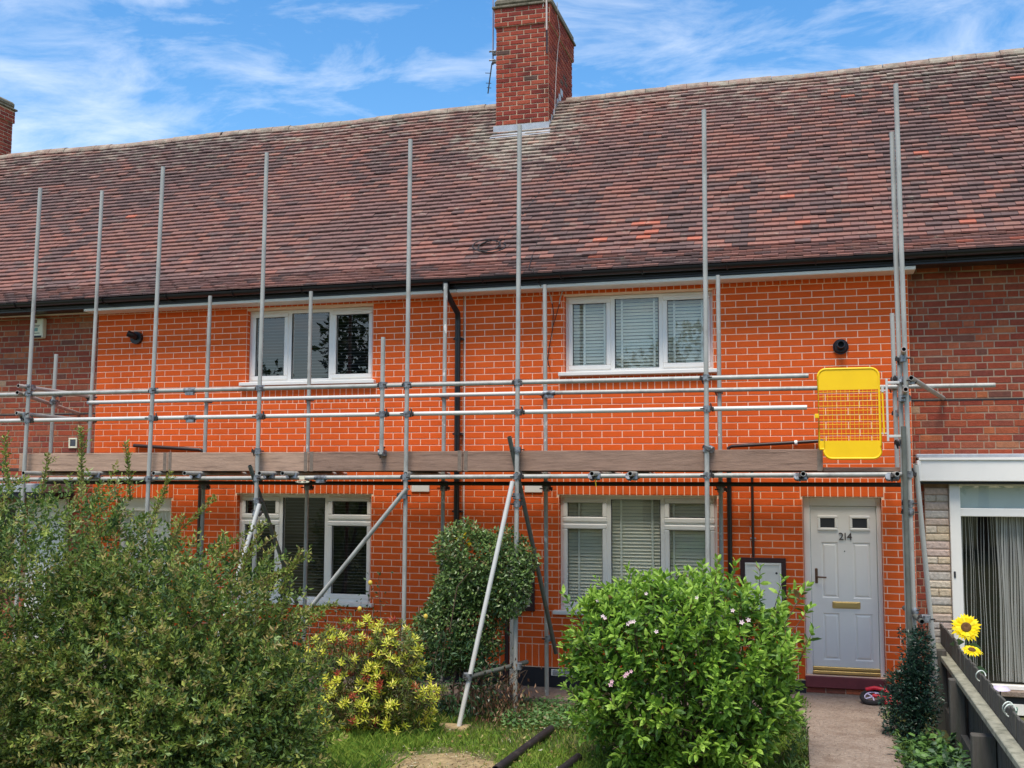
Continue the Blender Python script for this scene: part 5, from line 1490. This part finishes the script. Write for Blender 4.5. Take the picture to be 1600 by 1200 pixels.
# --- grass
def grass():
    rg = np.random.default_rng(81)
    n = 95000
    x = rg.uniform(2.2, 9.0, n); y = -.7 - rg.uniform(0, 1, n) ** .8 * 4.6
    bare = (((x - 5.95) / .62) ** 2 + ((y + 3.25) / .52) ** 2 < .7 + .35 * np.sin(x * 9) * np.cos(y * 7))
    bare2 = (y > -1.0) | (((x - 5.60) / .16) ** 2 + ((y + 2.03) / .12) ** 2 < 1)
    thin = np.array([N1(a * 1.7, b * 1.7) for a, b in zip(x, y)])
    keep = ~bare & ~bare2 & (rg.random(n) < .35 + 1.1 * thin) | (bare & (rg.random(n) < .10))
    x, y, thin = x[keep], y[keep], thin[keep]; n = len(x)
    z = np.array([ground_z(a, b) for a, b in zip(x, y)])
    tall = np.where((x < 5.6) & (y < -1.7), 1.9, 1.0)
    h = rg.uniform(.025, .06, n) * tall; ang = rg.uniform(0, 2 * PI, n); lean = rg.normal(0, .6, n); w = rg.uniform(.0025, .0045, n) * 1.3
    dx, dy = np.cos(ang), np.sin(ang); ex, ey = -dy, dx
    V = np.zeros((n, 4, 3))
    V[:, 0] = np.c_[x - ex * w, y - ey * w, z - .005]; V[:, 1] = np.c_[x + ex * w, y + ey * w, z - .005]
    V[:, 2] = np.c_[x + ex * w * .5 + dx * h * lean * .5, y + ey * w * .5 + dy * h * lean * .5, z + h * .7]
    V[:, 3] = np.c_[x + dx * h * lean, y + dy * h * lean, z + h]
    pal = [lin(*q) for q in ((106, 140, 50), (122, 154, 58), (92, 124, 46), (146, 168, 68), (174, 172, 92), (80, 108, 46))]
    idx = np.where(thin > .55, rg.choice([0, 1, 3, 3], n), rg.choice([0, 2, 5, 1, 4], n))
    o = mesh_np("lawn_grass", V.reshape(-1, 3), np.arange(n * 4).reshape(-1, 4), jitter(pal, idx, rg), M['grass'])
    o["kind"] = "stuff"
    # bare patch of dry mulch, slightly domed
    mb = MB(); c = (5.95, -3.3); k = 28
    rim = [(c[0] + .54 * math.cos(t) * (1 + .12 * math.sin(3 * t + 1)), c[1] + .42 * math.sin(t) * (1 + .14 * math.cos(4 * t))) for t in np.linspace(0, 2 * PI, k + 1)[:-1]]
    inn = [((a - c[0]) * .6 + c[0], (b - c[1]) * .6 + c[1]) for a, b in rim]
    for i in range(k):
        j = (i + 1) % k
        mb.poly([(*rim[i], ground_z(*rim[i]) - .012), (*rim[j], ground_z(*rim[j]) - .012), (*inn[j], ground_z(*inn[j]) + .025), (*inn[i], ground_z(*inn[i]) + .025)], 0, None, True)
        mb.poly([(*inn[i], ground_z(*inn[i]) + .025), (*inn[j], ground_z(*inn[j]) + .025), (c[0], c[1], ground_z(*c) + .035)], 0, None, True)
    tag(mb.build("bare_soil_patch", M['mulch']), kind="structure")
    n = 700; q = np.c_[rg.normal(5.95, .33, n), rg.normal(-3.3, .26, n), np.zeros(n)]; q[:, 2] = [ground_z(a, b) + .03 for a, b, _ in q]
    L = rg.uniform(.012, .035, n)
    cloud("wood_chips", None, LEAF5, q, np.c_[rg.normal(0, 1, n), rg.normal(0, 1, n), rg.normal(0, .15, n)], L, L * .4, jitter([lin(190, 172, 130), lin(150, 128, 92), lin(120, 98, 74), lin(206, 194, 160)], rg.integers(0, 4, n), rg), M['leaf'], rg, 1.5)
grass()
tag(MB().box(5.47, 5.77, -2.13, -1.93, GZ - .02, GZ + .022, bev=.008).build("sole_board", M['mulch']), "small weathered sole board under the bright raking pole on the lawn", "board")
tag(MB().tube([(6.49, -3.55, GZ + .05), (6.585, -2.05, GZ + .055)], .036, 14, hollow=True).build("black_pipe", [M['blackpipe'], M['tubein']]), "long black pipe lying on the lawn beside the bare patch", "pipe")
tag(MB().tube([(6.98, -3.6, GZ + .05), (7.045, -2.98, GZ + .052)], .036, 14, hollow=True).build("black_pipe", [M['blackpipe'], M['tubein']]), "black pipe end poking out beside the flowering green shrub", "pipe")

# ------------------------------------------------------------------ fence, sunflowers and bits on the right
FX = 10.2
FE = empty("picket_fence", (FX, -2.4, GZ), "dark weathered close-board fence running from the house wall towards us", "fence")
rg = np.random.default_rng(91)
y = .02; cache = []
pm = []
for k in range(4):
    m = MB(); m.box(-.009, .009, -.046, .046, 0, .86, bev=.004); o = m.build("picket", M['fence']); o.parent = FE; cache.append(o)
i = 0
off = wloc(FE)
while y > -6.4:
    b = cache[i % 4]
    o = b if i < 4 else bpy.data.objects.new("picket", b.data)
    if i >= 4: COL.objects.link(o); o.parent = FE
    o.location = (FX + .03 - off.x + rg.normal(0, .003), y - off.y, GZ - off.z + rg.normal(0, .006) + (.03 if y > -1.2 else 0)); o.rotation_euler = (rg.normal(0, .008), 0, 0)
    y -= .101; i += 1
for a, b in ((.06, -1.9), (-1.905, -3.5), (-3.505, -6.5)):
    r_ = MB(); z = .60
    r_.box(FX - .075, FX + .018, b, a, z - .05, z, bev=.006)
    r_.build("rail", M['fence_lt'], FE)
for (x, yy, w, top) in ((10.125, -.80, .11, .655), (10.135, -1.95, .125, .575), (10.135, -3.45, .165, .44)):
    MB().box(x - w / 2, x + w / 2, yy - .05, yy + .05, GZ - .1, top, bev=.008).build("post", M['fence'], FE)
MB().box(FX - .05, FX + .0, -6.4, .0, GZ - .05, GZ + .22).build("gravel_board", M['fence'], FE)
for yy in (-2.72, -3.98, -4.06):
    tag(MB().tube([(FX + .03 + .036 * math.cos(t), yy + .012 * math.sin(t * 2), .735 + .042 * math.sin(t)) for t in np.linspace(0, PI * 1.9, 16)], .005, 6).build("twine_loop", M['twine']),
        {-2.72: "white twine loop on the fence top below the sunflowers", -3.98: "white twine loop nearer the camera, upper of two side by side", -4.06: "white twine loop nearest the camera, lower of two side by side"}[yy], "twine")

def sunflower(pos, rad, face, label, tilt_label=None):
    root = empty("sunflower", (pos[0], pos[1], GZ), label, "flower", "sunflowers by the fence")
    f_ = Vector(face).normalized(); q = f_.to_track_quat('Z', 'Y').to_matrix(); c = Vector(pos)
    d = MB()
    rings = [(0, .010), (.25, .018), (.44, .014), (.5, -.01)]
    n = 16
    for a, b in zip(rings, rings[1:]):
        for k in range(n):
            t0, t1 = 2 * PI * k / n, 2 * PI * (k + 1) / n
            P4 = [(a[0] * rad * .72 * math.cos(t0), a[0] * rad * .72 * math.sin(t0), a[1]), (b[0] * rad * .72 * math.cos(t0), b[0] * rad * .72 * math.sin(t0), b[1]), (b[0] * rad * .72 * math.cos(t1), b[0] * rad * .72 * math.sin(t1), b[1]), (a[0] * rad * .72 * math.cos(t1), a[0] * rad * .72 * math.sin(t1), a[1])]
            d.poly([tuple(q @ Vector(v) + c) for v in P4], 0, None, True)
    d.build("centre", M['sunc'], root)
    pal = [lin(255, 228, 26), lin(250, 214, 20), lin(255, 238, 60)]
    cnt = 26
    for k in range(cnt):
        t = 2 * PI * k / cnt + rg.normal(0, .04); L = rad * rg.uniform(.56, .68); w = rad * .15; r0 = rad * .31; zo = (-.004 if k % 2 else .002); L *= 1.1 * rg.uniform(.9, 1.08); w *= rg.uniform(.85, 1.15)
        def P(r, s, z): return tuple(q @ Vector((r * math.cos(t) - s * math.sin(t), r * math.sin(t) + s * math.cos(t), z)) + c)
        m = MB(); cc = pal[k % 3]
        m.poly([P(r0, -w * .5, zo), P(r0 + L * .5, -w, zo + .006), P(r0 + L * .5, 0, zo + .012), P(r0, 0, zo)], 0, cc)
        m.poly([P(r0, 0, zo), P(r0 + L * .5, 0, zo + .012), P(r0 + L * .5, w, zo + .006), P(r0, w * .5, zo)], 0, cc)
        m.poly([P(r0 + L * .5, -w, zo + .006), P(r0 + L, 0, zo - .01), P(r0 + L * .5, w, zo + .006), P(r0 + L * .5, 0, zo + .012)], 0, cc)
        m.build("petal", M['petal'], root)
    s = MB(); b = c - f_ * .02
    s.tube([tuple(b), (b.x - f_.x * .03, b.y + .03, b.z - .06), (pos[0] - .02, pos[1] + .06, pos[2] - .3), (pos[0], pos[1] + .05, GZ)], .007, 7)
    s.build("stem", M['pot'], root)
    lf = MB(); lc = lin(120, 152, 108)
    for (sx, dz) in ((-1, -.14), (1, -.17)):
        b0 = Vector((pos[0] - .01, pos[1] + .04, pos[2] + dz)); u = Vector((sx * .14, -.04, -.02)); w = Vector((0.01, -.02, .045))
        lf.poly([tuple(b0), tuple(b0 + u * .5 - w), tuple(b0 + u), tuple(b0 + u * .5 + w)], 0, lc)
    lf.build("leaf", M['leaf'], root)
    return root
sunflower((10.33, -1.10, .91), .138, (-.12, -.80, .42), "tall sunflower with wide open yellow head, upper of the two by the fence")
sunflower((10.36, -1.20, .715), .10, (.12, -.36, 1.0), "lower sunflower tilted face up just under the taller one")
p = MB(); cx, cy = 10.56, -1.5
prof = [(.0, .03), (.085, .03), (.125, .275), (.115, .275), (.1, .255), (0, .25)]
for a, b in zip(prof, prof[1:]):
    for k in range(18):
        t0, t1 = 2 * PI * k / 18, 2 * PI * (k + 1) / 18
        p.poly([(cx + a[0] * math.cos(t0), cy + a[0] * math.sin(t0), a[1]), (cx + a[0] * math.cos(t1), cy + a[0] * math.sin(t1), a[1]), (cx + b[0] * math.cos(t1), cy + b[0] * math.sin(t1), b[1]), (cx + b[0] * math.cos(t0), cy + b[0] * math.sin(t0), b[1])], 0, None, True)
p.box(cx - .09, cx + .09, cy - .09, cy + .09, GZ - .05, .03)
tag(p.build("plant_pot", M['pot']), "grey green plant pot behind the fence below the sunflowers", "pot")
L = MB(); L.tube([(10.545, -1.5, .25), (10.545, -1.5, .43)], .007, 6, 1)
for k in range(14):
    t0, t1 = 2 * PI * k / 14, 2 * PI * (k + 1) / 14
    for a, b in (((.085, .425), (.06, .45)), ((.06, .45), (0, .465)), ((.085, .425), (0, .42))):
        L.poly([(10.545 + a[0] * math.cos(t0), -1.5 + a[0] * math.sin(t0), a[1]), (10.545 + a[0] * math.cos(t1), -1.5 + a[0] * math.sin(t1), a[1]), (10.545 + b[0] * math.cos(t1), -1.5 + b[0] * math.sin(t1), b[1]), (10.545 + b[0] * math.cos(t0), -1.5 + b[0] * math.sin(t0), b[1])], 0, None, True)
tag(L.build("solar_lamp", [M['lavender'], M['seal']]), "small garden lamp with pale lilac top standing in the pot", "lamp")

# small red wheeled toy lying on the path
BK = empty("toy_scooter", (9.55, -.35, .03), "red child's scooter lying on its side by the door step", "scooter")
w = MB(); bm = bmesh.new()
def torus(mb, c, R, r, nrm, m=0, n=22, k=8):
    q = Vector(nrm).to_track_quat('Z', 'Y').to_matrix(); c = Vector(c)
    pt = lambda i, j: tuple(q @ Vector(((R + r * math.cos(2 * PI * j / k)) * math.cos(2 * PI * i / n), (R + r * math.cos(2 * PI * j / k)) * math.sin(2 * PI * i / n), r * math.sin(2 * PI * j / k))) + c)
    for i in range(n):
        for j in range(k): mb.poly([pt(i, j), pt(i + 1, j), pt(i + 1, j + 1), pt(i, j + 1)], m, None, True)
bm.free()
torus(w, (9.52, -.38, .095), .105, .024, (-.1, -.42, 1)); w.build("tyre", M['rubber'], BK)
w = MB(); torus(w, (9.52, -.38, .095), .082, .008, (-.1, -.42, 1)); 
for k in range(5):
    t = 2 * PI * k / 5; q = Vector((-.1, -.42, 1)).to_track_quat('Z', 'Y').to_matrix()
    w.tube([(9.52, -.38, .098), tuple(q @ Vector((.082 * math.cos(t), .082 * math.sin(t), 0)) + Vector((9.52, -.38, .095)))], .008, 6)
w.build("wheel_rim", M['lavender'], BK)
w = MB(); w.tube([(9.46, -.30, .15), (9.54, -.32, .175), (9.64, -.33, .16), (9.70, -.38, .10)], .02, 8); w.tube([(9.52, -.38, .11), (9.62, -.42, .10), (9.74, -.40, .07)], .018, 8)
w.box(9.63, 9.76, -.47, -.37, .035, .085, bev=.012); w.box(9.68, 9.80, -.42, -.22, .04, .07, bev=.01)
w.build("frame", M['red'], BK)

# ------------------------------------------------------------------ litter on the lawn and path
def litter():
    rg = np.random.default_rng(95)
    n = 520; x = rg.uniform(4.6, 8.8, n); y = rg.uniform(-3.6, -.75, n)
    q = np.c_[x, y, [ground_z(a, b) + .035 for a, b in zip(x, y)]]; L = rg.uniform(.02, .05, n)
    cloud("fallen_leaves", None, LEAF5, q, np.c_[rg.normal(0, 1, n), rg.normal(0, 1, n), rg.normal(0, .2, n)], L, L * .6, jitter([lin(178, 150, 96), lin(150, 116, 76), lin(196, 180, 120), lin(120, 92, 66), lin(210, 206, 180)], rg.integers(0, 5, n), rg), M['leaf'], rg, 1.4)
    n = 1500; x = rg.uniform(8.84, 9.66, n); y = -rg.uniform(0, 1, n) ** .8 * 3.2 - .02
    q = np.c_[x, y, np.full(n, .0345)]; L = rg.uniform(.004, .013, n)
    cloud("path_grit", None, LEAF5, q, np.c_[rg.normal(0, 1, n), rg.normal(0, 1, n), rg.normal(0, .1, n)], L, L * .8, jitter([lin(176, 160, 146), lin(120, 102, 90), lin(96, 82, 74), lin(200, 190, 176)], rg.choice(4, n, p=[.3, .35, .25, .1]), rg), M['leaf'], rg, 2)
    n = 900; e = rg.random(n) < .5; y = -rg.uniform(.5, 3.4, n); x = np.where(e, 8.86 - rg.uniform(-.04, .12, n), 9.64 + rg.uniform(-.05, .1, n))
    L = rg.uniform(.03, .07, n)
    cloud("path_edge_weeds", None, LEAF5, np.c_[x, y, rg.uniform(-.02, .07, n)], np.c_[rg.normal(0, 1, n), rg.normal(0, 1, n), rg.uniform(.2, 1.2, n)], L, L * .35, jitter([lin(98, 128, 60), lin(120, 142, 70), lin(80, 108, 56)], rg.integers(0, 3, n), rg), M['leaf'], rg, .6)
litter()
# ------------------------------------------------------------------ across the street, behind the camera: what the window panes mirror
def far_tree(x, y, h, r, seed, label):
    rg = np.random.default_rng(seed)
    root = empty("street_tree", (x, y, GZ), label, "tree", "trees across the street")
    pal = [lin(*q) for q in ((58, 78, 40), (70, 92, 46), (48, 66, 36), (84, 104, 54))]
    P, A = [], []
    for k in range(9):
        c = np.array([x, y, h * .62]) + rg.normal(0, 1, 3) * [r * .5, r * .4, h * .17]
        q, nr = sup_ell(c, (r * .55, r * .55, h * .2), 2.1, rg, 420, .55, 1.05); P.append(q); A.append(nr + rg.normal(0, .7, q.shape))
    P, A = np.vstack(P), np.vstack(A); L = rg.uniform(.25, .5, len(P))
    cloud("crown", root, LEAF5, P, A, L, L * .6, jitter(pal, rg.integers(0, 4, len(P)), rg), M['leaf'], rg)
    stems(root, [([(x, y, GZ), (x + .1, y, h * .3), (x, y, h * .6)], .22, .08)] + [([(x, y, h * .3), (x + rg.uniform(-1, 1) * r * .6, y + rg.uniform(-1, 1) * r * .5, h * .7)], .08, .03) for _ in range(6)], "trunk")
for k, (x, y, h, r) in enumerate(((-16, -30, 9, 4.0), (-6.5, -27, 11, 3.6), (3, -33, 8, 3.5), (14.5, -28, 10, 4.2), (24, -31, 9, 4.0))):
    far_tree(x, y, h, r, 200 + k, ("broad tree far left across the street", "tall tree left of centre across the street", "lower tree straight across the street", "tall tree right of centre across the street", "broad tree far right across the street")[k])
def far_house(x0, label):
    H = empty("far_house", (x0 + 6, -40, GZ), label, "house", "houses across the street")
    mb = MB(); ops = [(x0 + 1.2 + i * 2.8, x0 + 2.8 + i * 2.8, z, z + 1.2) for i in range(4) for z in (.9, 3.4)]
    wall_skin(mb, x0, x0 + 12, GZ, 5, -40, ops, -.1)
    mb.build("wall", M['mortar'], H)
    r = MB(); r.poly([(x0 - .2, -39.6, 4.9), (x0 + 12.2, -39.6, 4.9), (x0 + 12.2, -43.5, 8.2), (x0 - .2, -43.5, 8.2)]); r.poly([(x0 - .2, -43.5, 8.2), (x0 + 12.2, -43.5, 8.2), (x0 + 12.2, -47.4, 4.9), (x0 - .2, -47.4, 4.9)]); r.build("roof", M['tile_bed'], H)
    for o in ops:
        f = MB(); frame_rect(f, o[0], o[1], o[2], o[3], .07, -40.1, -40.02, 0.0); w = f.build("window", M['pvc'], H)
        MB().box(o[0], o[1], -40.12, -40.11, o[2], o[3]).build("pane", M['seal'], w)
far_house(-14, "house across the street on the left"); far_house(1, "house across the street on the right")
